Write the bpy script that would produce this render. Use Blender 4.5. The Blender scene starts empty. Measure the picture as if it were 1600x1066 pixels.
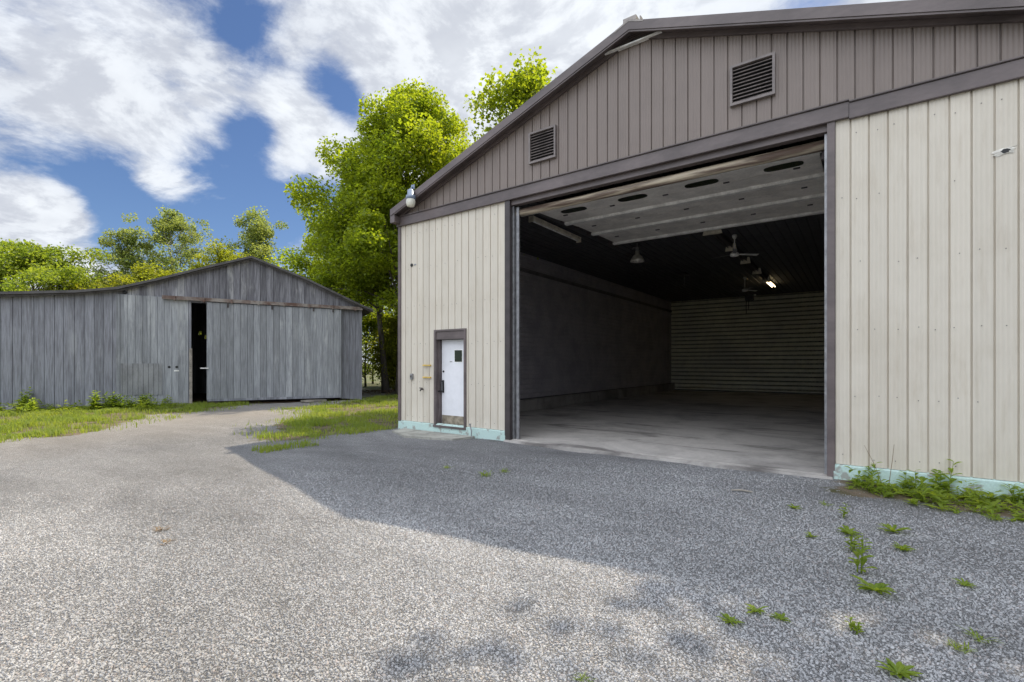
import bpy, bmesh, math, random
import numpy as np
from mathutils import Vector, Matrix
R = math.radians
S = bpy.context.scene
COL = S.collection
random.seed(5)

# ------------------------------------------------------------------ camera
cd = bpy.data.cameras.new('camera')
cam = bpy.data.objects.new('camera', cd); COL.objects.link(cam)
cam.location = (9.08, -8.0, 1.6035)
cam.rotation_euler = (R(90), 0, R(35.57))
cd.lens = 17.0; cd.sensor_width = 36; cd.shift_y = 0.0219
cd.clip_start = 0.05; cd.clip_end = 3000
S.camera = cam

# ------------------------------------------------------------------ light
SUN = Vector((0.15, 0.64, 1.0)).normalized()
sd = bpy.data.lights.new('sun', 'SUN'); sd.energy = 4.7; sd.angle = R(0.5); sd.color = (1, .87, .67)
so = bpy.data.objects.new('sun', sd); COL.objects.link(so)
so.rotation_euler = SUN.to_track_quat('Z', 'Y').to_euler()
so.location = (0, 0, 40)
S.view_settings.view_transform = 'Standard'
S.view_settings.look = 'None'
S.view_settings.exposure = 0.55
S.view_settings.gamma = 1
S.cycles.max_bounces = 7; S.cycles.diffuse_bounces = 4; S.cycles.glossy_bounces = 2; S.cycles.transmission_bounces = 4


class NT:
    """tiny helper to write node trees"""
    def __init__(self, tree):
        self.t = tree; self.n = tree.nodes; self.l = tree.links
    def node(self, kind, **kw):
        o = self.n.new(kind)
        ins = kw.pop('ins', {})
        for k, v in kw.items(): setattr(o, k, v)
        for k, v in ins.items(): self.put(o.inputs[k], v)
        return o
    def put(self, sock, v):
        if isinstance(v, bpy.types.NodeSocket): self.l.new(v, sock)
        elif v is not None:
            if isinstance(v, tuple) and len(v) == 3 and sock.type == 'RGBA': v = v + (1,)
            sock.default_value = v
    def math(self, op, a, b=None, c=None, clamp=False):
        o = self.n.new('ShaderNodeMath'); o.operation = op; o.use_clamp = clamp
        self.put(o.inputs[0], a)
        if b is not None: self.put(o.inputs[1], b)
        if c is not None: self.put(o.inputs[2], c)
        return o.outputs[0]
    def vmath(self, op, a, b=None):
        o = self.n.new('ShaderNodeVectorMath'); o.operation = op
        self.put(o.inputs[0], a)
        if b is not None: self.put(o.inputs[1], b)
        return o.outputs['Value'] if op in ('LENGTH', 'DISTANCE', 'DOT_PRODUCT') else o.outputs[0]
    def mix(self, f, a, b, blend='MIX'):
        o = self.n.new('ShaderNodeMix'); o.data_type = 'RGBA'; o.blend_type = blend
        self.put(o.inputs[0], f); self.put(o.inputs[6], a); self.put(o.inputs[7], b)
        return o.outputs[2]
    def ramp(self, f, a, b, c=0.0, d=1.0, smooth=True):
        o = self.n.new('ShaderNodeMapRange'); o.interpolation_type = 'SMOOTHSTEP' if smooth else 'LINEAR'
        self.put(o.inputs[0], f); self.put(o.inputs[1], a); self.put(o.inputs[2], b); self.put(o.inputs[3], c); self.put(o.inputs[4], d)
        return o.outputs[0]
    def noise(self, vec, scale, detail=4, rough=.55, dist=0.0, w=None, dims='3D'):
        o = self.n.new('ShaderNodeTexNoise'); o.noise_dimensions = dims
        if vec is not None: self.put(o.inputs['Vector'], vec)
        self.put(o.inputs['Scale'], scale); self.put(o.inputs['Detail'], detail)
        self.put(o.inputs['Roughness'], rough); self.put(o.inputs['Distortion'], dist)
        return o.outputs['Fac']
    def scalev(self, vec, s):
        return self.vmath('MULTIPLY', vec, s)
    def obj(self):
        return self.n.new('ShaderNodeTexCoord').outputs['Object']
    def sep(self, v):
        o = self.n.new('ShaderNodeSeparateXYZ'); self.put(o.inputs[0], v); return o.outputs
    def comb(self, x, y, z):
        o = self.n.new('ShaderNodeCombineXYZ')
        for i, q in enumerate((x, y, z)): self.put(o.inputs[i], q)
        return o.outputs[0]


# ------------------------------------------------------------------ sky with clouds
W = bpy.data.worlds.new('World'); S.world = W; W.use_nodes = True
t = NT(W.node_tree); t.n.clear()
sky = t.node('ShaderNodeTexSky', sky_type='NISHITA', sun_disc=False)
sky.sun_elevation = math.asin(SUN.z); sky.sun_rotation = math.atan2(SUN.x, SUN.y)
sky.air_density = 1.0; sky.dust_density = 0.5; sky.ozone_density = 2.2
D = t.node('ShaderNodeTexCoord').outputs['Generated']
x, y, z = t.sep(D)
zz = t.math('ADD', t.math('MAXIMUM', z, 0.0), 0.26)
P = t.comb(t.math('DIVIDE', x, zz), t.math('DIVIDE', y, zz), 0.0)
big = t.noise(t.vmath('ADD', P, (3.1, 7.7, 0)), 0.8, 3, .5)
PW = t.vmath('ADD', P, (11.0, 2.0, 0))
det = t.noise(PW, 2.9, 9, .62, .3)
lit = t.noise(t.vmath('ADD', PW, (SUN.x * .07, SUN.y * .07, 0)), 2.9, 9, .62, .3)
dens = t.math('ADD', t.math('MULTIPLY', big, .35), t.math('MULTIPLY', det, .95))
# where the openings between the clouds are (directions), and the thick banks
BL = [((-0.759, 0.364, 0.54), -0.18, 0.05), ((-0.776, 0.397, 0.49), -0.15, 0.04), ((-0.795, 0.343, 0.499), -0.08, 0.05), ((-0.738, 0.475, 0.479), -0.22, 0.045),
      ((-0.719, 0.524, 0.456), -0.3, 0.045), ((-0.824, 0.411, 0.391), -0.24, 0.04), ((-0.869, 0.37, 0.329), -0.13, 0.045), ((-0.931, 0.235, 0.279), -0.24, 0.04),
      ((-0.94, 0.189, 0.282), -0.2, 0.03), ((-0.948, 0.154, 0.278), -0.2, 0.03), ((-0.929, 0.257, 0.266), -0.2, 0.04), ((-0.866, 0.432, 0.253), -0.24, 0.075),
      ((-0.916, 0.331, 0.226), -0.22, 0.06), ((-0.804, 0.518, 0.292), -0.22, 0.06), ((-0.931, 0.274, 0.241), -0.16, 0.045), ((-0.949, 0.247, 0.197), -0.16, 0.05),
      ((-0.746, 0.558, 0.362), -0.1, 0.05), ((-0.908, 0.376, 0.186), -0.12, 0.08), ((-0.877, 0.291, 0.384), 0.14, 0.07), ((-0.903, 0.317, 0.289), 0.14, 0.035),
      ((-0.917, 0.279, 0.285), 0.1, 0.03), ((-0.781, 0.466, 0.417), 0.2, 0.05), ((-0.814, 0.462, 0.352), 0.18, 0.035), ((-0.786, 0.506, 0.354), 0.15, 0.03),
      ((-0.788, 0.425, 0.445), 0.1, 0.03), ((-0.735, 0.438, 0.517), 0.12, 0.05), ((-0.824, 0.36, 0.438), 0.1, 0.04), ((-0.859, 0.356, 0.369), 0.1, 0.03),
      ((-0.96, 0.169, 0.224), 0.22, 0.05), ((-0.954, 0.21, 0.214), 0.16, 0.03), ((-0.972, 0.178, 0.153), 0.2, 0.05), ((-0.964, 0.22, 0.153), 0.15, 0.03),
      ((-0.922, 0.189, 0.337), 0.16, 0.1), ((-0.894, 0.158, 0.419), 0.16, 0.15), ((-0.483, 0.675, 0.558), 0.3, 0.35), ((-0.638, 0.584, 0.502), 0.2, 0.09),
      ((.3, -.6, .74), .16, .9)]
for d_, a_, r_ in BL:
    d_ = Vector(d_).normalized()
    q = t.math('DIVIDE', t.vmath('DISTANCE', D, tuple(d_)), r_)
    g = t.math('POWER', 2.718, t.math('MULTIPLY', t.math('MULTIPLY', q, q), -1.0))
    dens = t.math('ADD', dens, t.math('MULTIPLY', g, a_))
wisp = t.noise(t.vmath('ADD', P, (1.0, 5.0, 0)), 8.0, 8, .68, .6)
dens = t.math('ADD', dens, t.math('MULTIPLY', t.math('SUBTRACT', wisp, .5), .24))
cover = t.ramp(dens, .53, .80)
thick = t.ramp(dens, .62, 1.02)
relief = t.ramp(t.math('SUBTRACT', det, lit), -.07, .07)
sh = t.noise(t.vmath('ADD', P, (11.25, 2.3, 0)), 1.7, 6, .55, .2)
grey = t.math('MULTIPLY', t.ramp(t.math('ADD', sh, t.math('MULTIPLY', t.math('SUBTRACT', .5, relief), .22)), .36, .76), .75)
ccol = t.mix(thick, (5.9, 5.95, 6.15), (6.9, 6.85, 6.8))
ccol = t.mix(grey, ccol, (3.7, 3.75, 4.1))
# cloud brightness raised overhead and behind the camera, added to fill the shade
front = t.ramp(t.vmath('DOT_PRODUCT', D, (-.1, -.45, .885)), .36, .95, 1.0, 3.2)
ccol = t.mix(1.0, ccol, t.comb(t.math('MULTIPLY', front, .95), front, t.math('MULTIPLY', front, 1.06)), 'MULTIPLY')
skyc = t.mix(1.0, sky.outputs[0], (.57, .65, .79), 'MULTIPLY')
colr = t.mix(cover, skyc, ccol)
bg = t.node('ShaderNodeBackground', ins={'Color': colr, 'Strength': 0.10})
wo = t.node('ShaderNodeOutputWorld'); t.l.new(bg.outputs[0], wo.inputs[0])
W.cycles.sampling_method = 'MANUAL'; W.cycles.sample_map_resolution = 1024


# ------------------------------------------------------------------ materials
def newmat(name):
    m = bpy.data.materials.new(name); m.use_nodes = True
    t = NT(m.node_tree)
    return m, t, t.n['Principled BSDF']

def pmat(name, col, rough=.6, metal=0.0, col2=None, nscale=4.0, stretch=(1, 1, 1), var=.18, bump=0.0, bscale=60.0, emit=None, lo=.35, hi=.68, fine=.25):
    m, t, b = newmat(name)
    o = t.scalev(t.obj(), stretch)
    n1 = t.noise(o, nscale, 6, .6)
    n2 = t.noise(o, nscale * 9, 4, .6)
    c2 = col2 or tuple(max(0, c * (1 - var * 1.6)) for c in col)
    c1 = tuple(min(1, c * (1 + var * .5)) for c in col) if col2 is None else col
    c = t.mix(t.ramp(n1, lo, hi), c1, c2)
    k = t.ramp(n2, .2, .8, 1 - fine * .6, 1 + fine * .6, False)
    c = t.mix(1.0, c, t.comb(k, k, k), 'MULTIPLY')
    t.put(b.inputs['Base Color'], c)
    b.inputs['Roughness'].default_value = rough; b.inputs['Metallic'].default_value = metal
    if bump:
        bp = t.node('ShaderNodeBump', ins={'Strength': bump, 'Distance': .02, 'Height': t.noise(o, bscale, 5, .6)})
        t.put(b.inputs['Normal'], bp.outputs[0])
    if emit:
        t.put(b.inputs['Emission Color'], emit[0]); b.inputs['Emission Strength'].default_value = emit[1]
    return m

def siding_mat(name, col, stain, axis=0, stripe=.046, amount=.55, rough=.5):
    """rolled metal sheet: fine pressed stripes, faint run-down stains and chalking"""
    m, t, b = newmat(name)
    o = t.obj(); s = t.sep(o)
    wv = t.math('SINE', t.math('MULTIPLY', s[axis], 2 * math.pi / stripe))
    n1 = t.noise(t.scalev(o, (1.0, 1.0, .12)), 9, 6, .65)
    n2 = t.noise(o, .9, 5, .6)
    pan = t.node('ShaderNodeTexWhiteNoise', noise_dimensions='1D', ins={'W': t.math('FLOOR', t.math('DIVIDE', s[axis], .20))}).outputs['Value']
    c = t.mix(t.math('MULTIPLY', t.ramp(n1, .5, .78), amount), col, stain)
    c = t.mix(t.math('MULTIPLY', t.ramp(n2, .45, .75), amount * .6), c, stain)
    k = t.math('ADD', t.math('MULTIPLY', pan, .09), t.math('ADD', t.math('MULTIPLY', wv, .025), .94))  # wv term puts faint shading of the pressed stripes into the colour
    c = t.mix(1.0, c, t.comb(k, k, k), 'MULTIPLY')
    t.put(b.inputs['Base Color'], c); b.inputs['Roughness'].default_value = rough
    hgt = t.math('ADD', t.math('MULTIPLY', wv, .5), t.math('MULTIPLY', t.noise(t.scalev(o, (1, 1, .6)), 2.2, 3), 5.0))
    bp = t.node('ShaderNodeBump', ins={'Strength': .7, 'Distance': .006, 'Height': hgt})
    t.put(b.inputs['Normal'], bp.outputs[0])
    return m

def wood_mat(name, base, light, dark, pitch=.24, patch=.5):
    """weathered grey boards: tone per board, long grain, chalky and dark blotches"""
    m, t, b = newmat(name)
    o = t.obj(); s = t.sep(o)
    bd = t.math('FLOOR', t.math('DIVIDE', s[0], pitch))
    rnd = t.node('ShaderNodeTexWhiteNoise', noise_dimensions='1D', ins={'W': bd}).outputs['Value']
    off = t.comb(0.0, t.math('MULTIPLY', rnd, 40.0), t.math('MULTIPLY', rnd, 17.0))
    ov = t.vmath('ADD', t.scalev(o, (1, 1, .06)), off)
    grain = t.noise(ov, 26, 6, .65)
    streak = t.noise(t.vmath('ADD', t.scalev(o, (1, 1, .18)), off), 5, 5, .6)
    blot = t.noise(t.vmath('ADD', t.scalev(o, (.9, .9, .22)), t.scalev(off, (.0, .035, .03))), 1.3, 7, .7)
    c = t.mix(t.ramp(grain, .3, .7), dark, base)
    c = t.mix(t.math('MULTIPLY', t.ramp(blot, .52, .70), patch), c, light)
    c = t.mix(t.math('MULTIPLY', t.ramp(streak, .56, .8), .55), c, dark)
    spk = t.noise(o, 38, 3, .7)
    c = t.mix(t.math('MULTIPLY', t.ramp(spk, .6, .78), .35), c, light)
    k = t.math('ADD', t.math('MULTIPLY', rnd, .36), .80)
    c = t.mix(1.0, c, t.comb(k, k, k), 'MULTIPLY')
    t.put(b.inputs['Base Color'], c); b.inputs['Roughness'].default_value = .85
    bp = t.node('ShaderNodeBump', ins={'Strength': .5, 'Distance': .006, 'Height': grain})
    t.put(b.inputs['Normal'], bp.outputs[0])
    return m

def leaf_mat(name, a, b_, trans, tw=.5):
    m, t, b = newmat(name)
    geo = t.node('ShaderNodeNewGeometry')
    rnd = geo.outputs['Random Per Island']
    n = t.noise(t.obj(), .55, 3, .5)
    f = t.math('ADD', t.math('MULTIPLY', rnd, .6), t.math('MULTIPLY', t.ramp(n, .3, .7), .5), clamp=True)
    c = t.mix(f, a, b_)
    t.put(b.inputs['Base Color'], c); b.inputs['Roughness'].default_value = .55
    b.inputs['Specular IOR Level'].default_value = .35
    tr = t.node('ShaderNodeBsdfTranslucent', ins={'Color': t.mix(f, trans, tuple(q * k for q, k in zip(trans, (1.35, 1.12, .9))))})
    mx = t.node('ShaderNodeMixShader', ins={0: tw})
    t.l.new(b.outputs[0], mx.inputs[1]); t.l.new(tr.outputs[0], mx.inputs[2])
    t.l.new(mx.outputs[0], t.n['Material Output'].inputs[0])
    return m

def gravel_mat():
    m, t, b = newmat('gravel')
    o = t.obj()
    ow = t.vmath('ADD', o, t.scalev(t.n.new('ShaderNodeTexNoise').outputs['Color'], (.0, .0, .0)))
    v1 = t.node('ShaderNodeTexVoronoi', ins={'Vector': o, 'Scale': 58.0, 'Randomness': 1.0})
    v2 = t.node('ShaderNodeTexVoronoi', ins={'Vector': o, 'Scale': 120.0, 'Randomness': 1.0})
    ve = t.node('ShaderNodeTexVoronoi', feature='DISTANCE_TO_EDGE', ins={'Vector': o, 'Scale': 58.0})
    r1 = t.sep(v1.outputs['Color'])[0]; r2 = t.sep(v2.outputs['Color'])[1]
    tone = t.math('ADD', t.math('MULTIPLY', r1, .65), t.math('MULTIPLY', r2, .35))
    c = t.mix(t.ramp(tone, .12, .9, smooth=False), (.28, .281, .288), (.46, .46, .466))
    hue = t.sep(v1.outputs['Color'])[2]
    c = t.mix(t.math('MULTIPLY', t.ramp(hue, .75, .95), .22), c, (.34, .24, .20))
    gap = t.ramp(ve.outputs['Distance'], .0, .11)
    c = t.mix(t.math('MULTIPLY', gap, 1.0), (.115, .113, .115), c)
    # worn tracks and dusty fines
    lg = t.noise(t.scalev(o, (.35, 1.0, 1.0)), .55, 5, .6)
    md = t.noise(t.scalev(o, (.6, 1.0, 1.0)), 2.6, 5, .65)
    k = t.math('MULTIPLY', t.ramp(lg, .35, .68, .72, 1.12, False), t.math('MULTIPLY', t.ramp(md, .3, .7, .88, 1.10, False), t.ramp(t.noise(o, 24, 3, .7), .3, .7, .84, 1.14, False)))
    c = t.mix(1.0, c, t.comb(k, k, k), 'MULTIPLY')
    dust = t.node('ShaderNodeAttribute', attribute_name='dust').outputs['Fac']
    c = t.mix(t.math('MULTIPLY', dust, .5), c, (.38, .335, .28))
    soil = t.node('ShaderNodeAttribute', attribute_name='soil').outputs['Fac']
    sn = t.noise(o, 7, 6, .7)
    sm = t.ramp(t.math('ADD', soil, t.math('MULTIPLY', t.math('SUBTRACT', sn, .5), .9)), .42, .62)
    sc = t.mix(t.ramp(t.noise(o, 2.2, 5), .35, .65), (.25, .19, .14), (.12, .115, .05))
    c = t.mix(sm, c, sc)
    t.put(b.inputs['Base Color'], c); b.inputs['Roughness'].default_value = .9
    b.inputs['Specular IOR Level'].default_value = .25
    h = t.math('ADD', t.math('MULTIPLY', t.ramp(ve.outputs['Distance'], 0, .35), 1.0), t.math('MULTIPLY', t.math('ADD', r1, r2), .35))
    bp = t.node('ShaderNodeBump', ins={'Strength': 1.0, 'Distance': .016, 'Height': h})
    t.put(b.inputs['Normal'], bp.outputs[0])
    return m

def stone_mat():
    m, t, b = newmat('crushed stone')
    rnd = t.node('ShaderNodeObjectInfo').outputs['Random']
    wn = t.node('ShaderNodeTexWhiteNoise', noise_dimensions='1D', ins={'W': t.math('MULTIPLY', rnd, 977.0)})
    r2 = t.sep(wn.outputs['Color'])
    c = t.mix(t.ramp(r2[0], .0, 1.0, smooth=False), (.24, .241, .247), (.415, .415, .42))
    c = t.mix(t.math('MULTIPLY', t.ramp(r2[1], .85, .97), .3), c, (.36, .25, .20))
    loc = t.n['Object Info'].outputs['Location']
    lg = t.noise(t.scalev(loc, (.35, 1.0, 1.0)), .55, 5, .6); md = t.noise(t.scalev(loc, (.6, 1.0, 1.0)), 2.6, 5, .65)
    k = t.math('MULTIPLY', t.ramp(lg, .35, .68, .72, 1.12, False), t.ramp(md, .3, .7, .88, 1.10, False))
    c = t.mix(1.0, c, t.comb(k, k, k), 'MULTIPLY')
    t.put(b.inputs['Base Color'], c); b.inputs['Roughness'].default_value = .8
    return m

def concrete_mat(name, col, dark, sc=.7):
    m, t, b = newmat(name)
    o = t.obj()
    n = t.noise(o, sc, 8, .65, .6); n2 = t.noise(o, 14, 5, .7)
    st = t.noise(t.scalev(o, (.45, 1.6, 1)), .8, 6, .62, 1.2)
    c = t.mix(t.ramp(n, .42, .7), col, tuple(q * .6 for q in col))
    c = t.mix(t.math('MULTIPLY', t.ramp(st, .52, .68), .75), c, dark)
    k = t.ramp(n2, .2, .8, .85, 1.15, False)
    c = t.mix(1.0, c, t.comb(k, k, k), 'MULTIPLY')
    t.put(b.inputs['Base Color'], c)
    t.put(b.inputs['Roughness'], t.ramp(n, .3, .7, .55, .85))
    bp = t.node('ShaderNodeBump', ins={'Strength': .25, 'Distance': .008, 'Height': n2}); t.put(b.inputs['Normal'], bp.outputs[0])
    return m

M = {}
M['cream'] = siding_mat('cream siding', (.65, .595, .502), (.48, .415, .32))
M['brown'] = siding_mat('brown siding', (.215, .174, .152), (.158, .126, .112), amount=.5)
M['trim'] = pmat('brown trim', (.135, .108, .105), .45, nscale=2, stretch=(.4, 1, 1), var=.2, bump=.08, bscale=8)
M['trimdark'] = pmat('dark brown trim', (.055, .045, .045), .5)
M['roofmetal'] = pmat('roof metal', (.12, .10, .10), .45, .3)
M['mint'] = pmat('mint paint on concrete', (.45, .59, .55), .8, col2=(.30, .32, .29), nscale=6, lo=.54, hi=.62, bump=.3, bscale=30)
M['screw'] = pmat('screw', (.18, .17, .16), .5, .4)
M['galv'] = pmat('galvanised steel', (.36, .36, .37), .45, .6, nscale=10)
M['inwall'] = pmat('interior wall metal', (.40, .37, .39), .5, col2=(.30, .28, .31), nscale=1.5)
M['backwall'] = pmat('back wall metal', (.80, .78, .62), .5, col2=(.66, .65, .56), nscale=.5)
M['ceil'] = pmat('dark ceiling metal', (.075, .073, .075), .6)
M['floor'] = concrete_mat('concrete floor', (.46, .43, .40), (.085, .075, .072))
M['pad'] = concrete_mat('concrete pad', (.36, .35, .31), (.2, .2, .17), 2)
M['white'] = pmat('white door paint', (.80, .80, .83), .45, nscale=1.5, var=.05, fine=.06)
M['doorpanel'] = pmat('overhead door paint', (.86, .82, .76), .5, nscale=2, var=.12)
M['doorrib'] = pmat('overhead door strut', (.93, .91, .87), .4)
M['bar'] = pmat('worn wood bar', (.52, .44, .33), .45, col2=(.12, .08, .06), nscale=2.2, stretch=(.35, 5, 5), lo=.38, hi=.6)
M['black'] = pmat('black', (.012, .012, .013), .5)
M['glassdark'] = pmat('dark glass', (.014, .022, .010), .08)  # green tint in the colour stands in for reflected foliage
M['vent'] = pmat('brown louvre', (.20, .17, .16), .45)
M['kick'] = pmat('kick plate', (.42, .36, .28), .4, .5, nscale=8, var=.3)
M['yellow'] = pmat('yellow paint', (.75, .52, .12), .5)
M['lampcap'] = pmat('blue grey lamp cap', (.22, .27, .36), .4, .2)
M['globe'] = pmat('lamp globe', (.78, .76, .66), .15)
M['cap'] = pmat('off white enamel', (.85, .78, .62), .4)
M['whitemetal'] = pmat('white enamel', (.90, .89, .86), .35)
M['strip'] = pmat('fixture body', (.085, .075, .07), .5)
M['tube'] = pmat('lit tube', (1, .95, .75), .3, emit=((1, .80, .45), 4.0))
M['alum'] = pmat('spun aluminium', (.72, .68, .62), .35, .3, nscale=9)
M['wood'] = wood_mat('weathered boards', (.29, .30, .335), (.47, .48, .51), (.16, .16, .18), .24, .45)
M['wooddoor'] = wood_mat('weathered door boards', (.34, .355, .375), (.62, .635, .64), (.20, .207, .222), .224, .55)
M['woodgable'] = wood_mat('weathered gable boards', (.26, .26, .285), (.60, .60, .60), (.10, .098, .112), .225, .7)
M['rail'] = pmat('rusty rail', (.30, .27, .24), .7, .2, col2=(.13, .075, .055), nscale=2.5, stretch=(1, 1, 1))
M['shedroof'] = pmat('old roofing', (.10, .095, .095), .8)
M['oldwood'] = pmat('old plank', (.30, .27, .23), .85, nscale=5, var=.3, bump=.4, bscale=40)
M['rock'] = pmat('field stone', (.30, .30, .31), .85, nscale=5, var=.3, bump=.5, bscale=14)
M['bark'] = pmat('bark', (.075, .062, .052), .9, col2=(.13, .115, .10), nscale=6, stretch=(1, 1, .25), bump=.9, bscale=22)
M['birchbark'] = pmat('pale bark', (.36, .34, .30), .8, col2=(.12, .11, .10), nscale=5, lo=.5, hi=.7)
M['leaf_maple'] = leaf_mat('maple leaves', (.10, .16, .014), (.20, .25, .02), (.34, .46, .02), .55)
M['leaf_birch'] = leaf_mat('birch leaves', (.10, .15, .045), (.17, .21, .06), (.34, .44, .10), .5)
M['leaf_yellow'] = leaf_mat('young yellow leaves', (.14, .17, .014), (.21, .22, .018), (.34, .41, .03), .5)
M['leaf_bush'] = leaf_mat('shrub leaves', (.11, .17, .02), (.16, .20, .02), (.30, .42, .035), .5)
M['grass'] = leaf_mat('grass blades', (.10, .16, .018), (.21, .25, .045), (.34, .46, .05), .45)
M['weed'] = leaf_mat('weed leaves', (.10, .16, .018), (.21, .27, .035), (.42, .58, .05), .45)
M['dry'] = pmat('dry grass', (.17, .115, .06), .8)
M['dirt'] = pmat('ground soil and grass', (.09, .085, .04), .95, col2=(.055, .075, .02), nscale=.5, var=.3, bump=.6, bscale=9)
M['litter'] = pmat('leaf litter', (.15, .09, .05), .95, col2=(.07, .045, .03), nscale=6, bump=.9, bscale=25)
M['gravel'] = gravel_mat()
M['stone'] = stone_mat()


# ------------------------------------------------------------------ mesh helpers
class MB:
    def __init__(self): self.v = []; self.f = []; self.mi = []
    def add(self, vs, fs, mi=0):
        o = len(self.v); self.v += [tuple(p) for p in vs]
        for f in fs: self.f.append([o + i for i in f]); self.mi.append(mi)
        return self
    def box(self, x0, x1, y0, y1, z0, z1, mi=0):
        return self.add([(x0, y0, z0), (x1, y0, z0), (x1, y1, z0), (x0, y1, z0), (x0, y0, z1), (x1, y0, z1), (x1, y1, z1), (x0, y1, z1)],
                        [(0, 3, 2, 1), (4, 5, 6, 7), (0, 1, 5, 4), (1, 2, 6, 5), (2, 3, 7, 6), (3, 0, 4, 7)], mi)
    def prism(self, poly, y0, y1, mi=0):
        """polygon in x,z extruded along y"""
        n = len(poly)
        vs = [(a, y0, b) for a, b in poly] + [(a, y1, b) for a, b in poly]
        fs = [tuple(range(n)), tuple(range(2 * n - 1, n - 1, -1))] + [(i, n + i, n + (i + 1) % n, (i + 1) % n) for i in range(n)]
        return self.add(vs, fs, mi)
    def bar(self, a, b, w, h, mi=0):
        a = Vector(a); b = Vector(b); d = (b - a).normalized()
        s = d.cross(Vector((0, 0, 1)))
        if s.length < 1e-4: s = Vector((1, 0, 0))
        s.normalize(); u = s.cross(d)
        vs = []
        for p in (a, b):
            for i, j in ((-1, -1), (1, -1), (1, 1), (-1, 1)): vs.append(p + s * (i * w / 2) + u * (j * h / 2))
        return self.add(vs, [(0, 1, 2, 3), (7, 6, 5, 4), (0, 4, 5, 1), (1, 5, 6, 2), (2, 6, 7, 3), (3, 7, 4, 0)], mi)
    def tube(self, path, rad, n=8, mi=0, caps=True):
        path = [Vector(p) for p in path]
        if not isinstance(rad, (list, tuple)): rad = [rad] * len(path)
        vs = []; up = Vector((.13, .31, .94)).normalized()
        for i, p in enumerate(path):
            d = (path[min(i + 1, len(path) - 1)] - path[max(i - 1, 0)]).normalized()
            s = d.cross(up)
            if s.length < .05: s = d.cross(Vector((1, 0, 0)))
            s.normalize(); u = s.cross(d)
            for k in range(n):
                a = 2 * math.pi * k / n
                vs.append(p + (s * math.cos(a) + u * math.sin(a)) * rad[i])
        fs = [(i * n + k, i * n + (k + 1) % n, (i + 1) * n + (k + 1) % n, (i + 1) * n + k) for i in range(len(path) - 1) for k in range(n)]
        if caps: fs += [tuple(range(n - 1, -1, -1)), tuple(range((len(path) - 1) * n, len(path) * n))]
        return self.add(vs, fs, mi)
    def lathe(self, prof, c=(0, 0, 0), n=20, mi=0):
        vs = []
        for r, z in prof:
            for k in range(n):
                a = 2 * math.pi * k / n
                vs.append((c[0] + r * math.cos(a), c[1] + r * math.sin(a), c[2] + z))
        fs = [(i * n + k, i * n + (k + 1) % n, (i + 1) * n + (k + 1) % n, (i + 1) * n + k) for i in range(len(prof) - 1) for k in range(n)]
        return self.add(vs, fs, mi)
    def ribs(self, u0, u1, pitch, gw, gd, v0, v1, fn, phase=0.0, extra=(), mi=0, jit=0.0):
        """ribbed sheet: grooves of width gw, depth gd every pitch along u; v0(u), v1(u) are its ends; fn(u, v, d) -> xyz"""
        us = [(u0, 0), (u1, 0)]
        k = math.floor((u0 - phase) / pitch) - 1
        rr = random.Random(int(u0 * 100) + 7)
        while phase + k * pitch < u1 + pitch:
            c = phase + k * pitch + rr.uniform(-jit, jit)
            for du, dd in ((-gw * .5, 0), (-gw * .28, gd), (gw * .28, gd), (gw * .5, 0)):
                if u0 < c + du < u1: us.append((c + du, dd))
            k += 1
        us += [(e, 0) for e in extra if u0 < e < u1]
        us.sort()
        vs = []
        for u, dd in us: vs += [fn(u, v0(u), dd), fn(u, v1(u), dd)]
        return self.add(vs, [(2 * i, 2 * i + 2, 2 * i + 3, 2 * i + 1) for i in range(len(us) - 1)], mi)
    def mesh(self, name, mats, smooth=False, bevel=0):
        me = bpy.data.meshes.new(name)
        me.from_pydata(self.v, [], self.f)
        if not isinstance(mats, (list, tuple)): mats = [mats]
        for m in mats: me.materials.append(m)
        if len(mats) > 1: me.polygons.foreach_set('material_index', self.mi)
        if bevel:
            bm = bmesh.new(); bm.from_mesh(me)
            bmesh.ops.remove_doubles(bm, verts=bm.verts, dist=1e-5)
            es = [e for e in bm.edges if len(e.link_faces) == 2 and e.calc_face_angle(0) > .5]
            bmesh.ops.bevel(bm, geom=es, offset=bevel, segments=2, affect='EDGES', clamp_overlap=True)
            bm.to_mesh(me); bm.free()
        if smooth: me.polygons.foreach_set('use_smooth', [True] * len(me.polygons))
        me.update()
        return me
    def build(self, name, mats, parent=None, smooth=False, bevel=0, label=None):
        o = bpy.data.objects.new(name, self.mesh(name, mats, smooth, bevel)); COL.objects.link(o)
        if parent is not None: o.parent = parent
        if label: o['label'] = label
        return o

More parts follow.
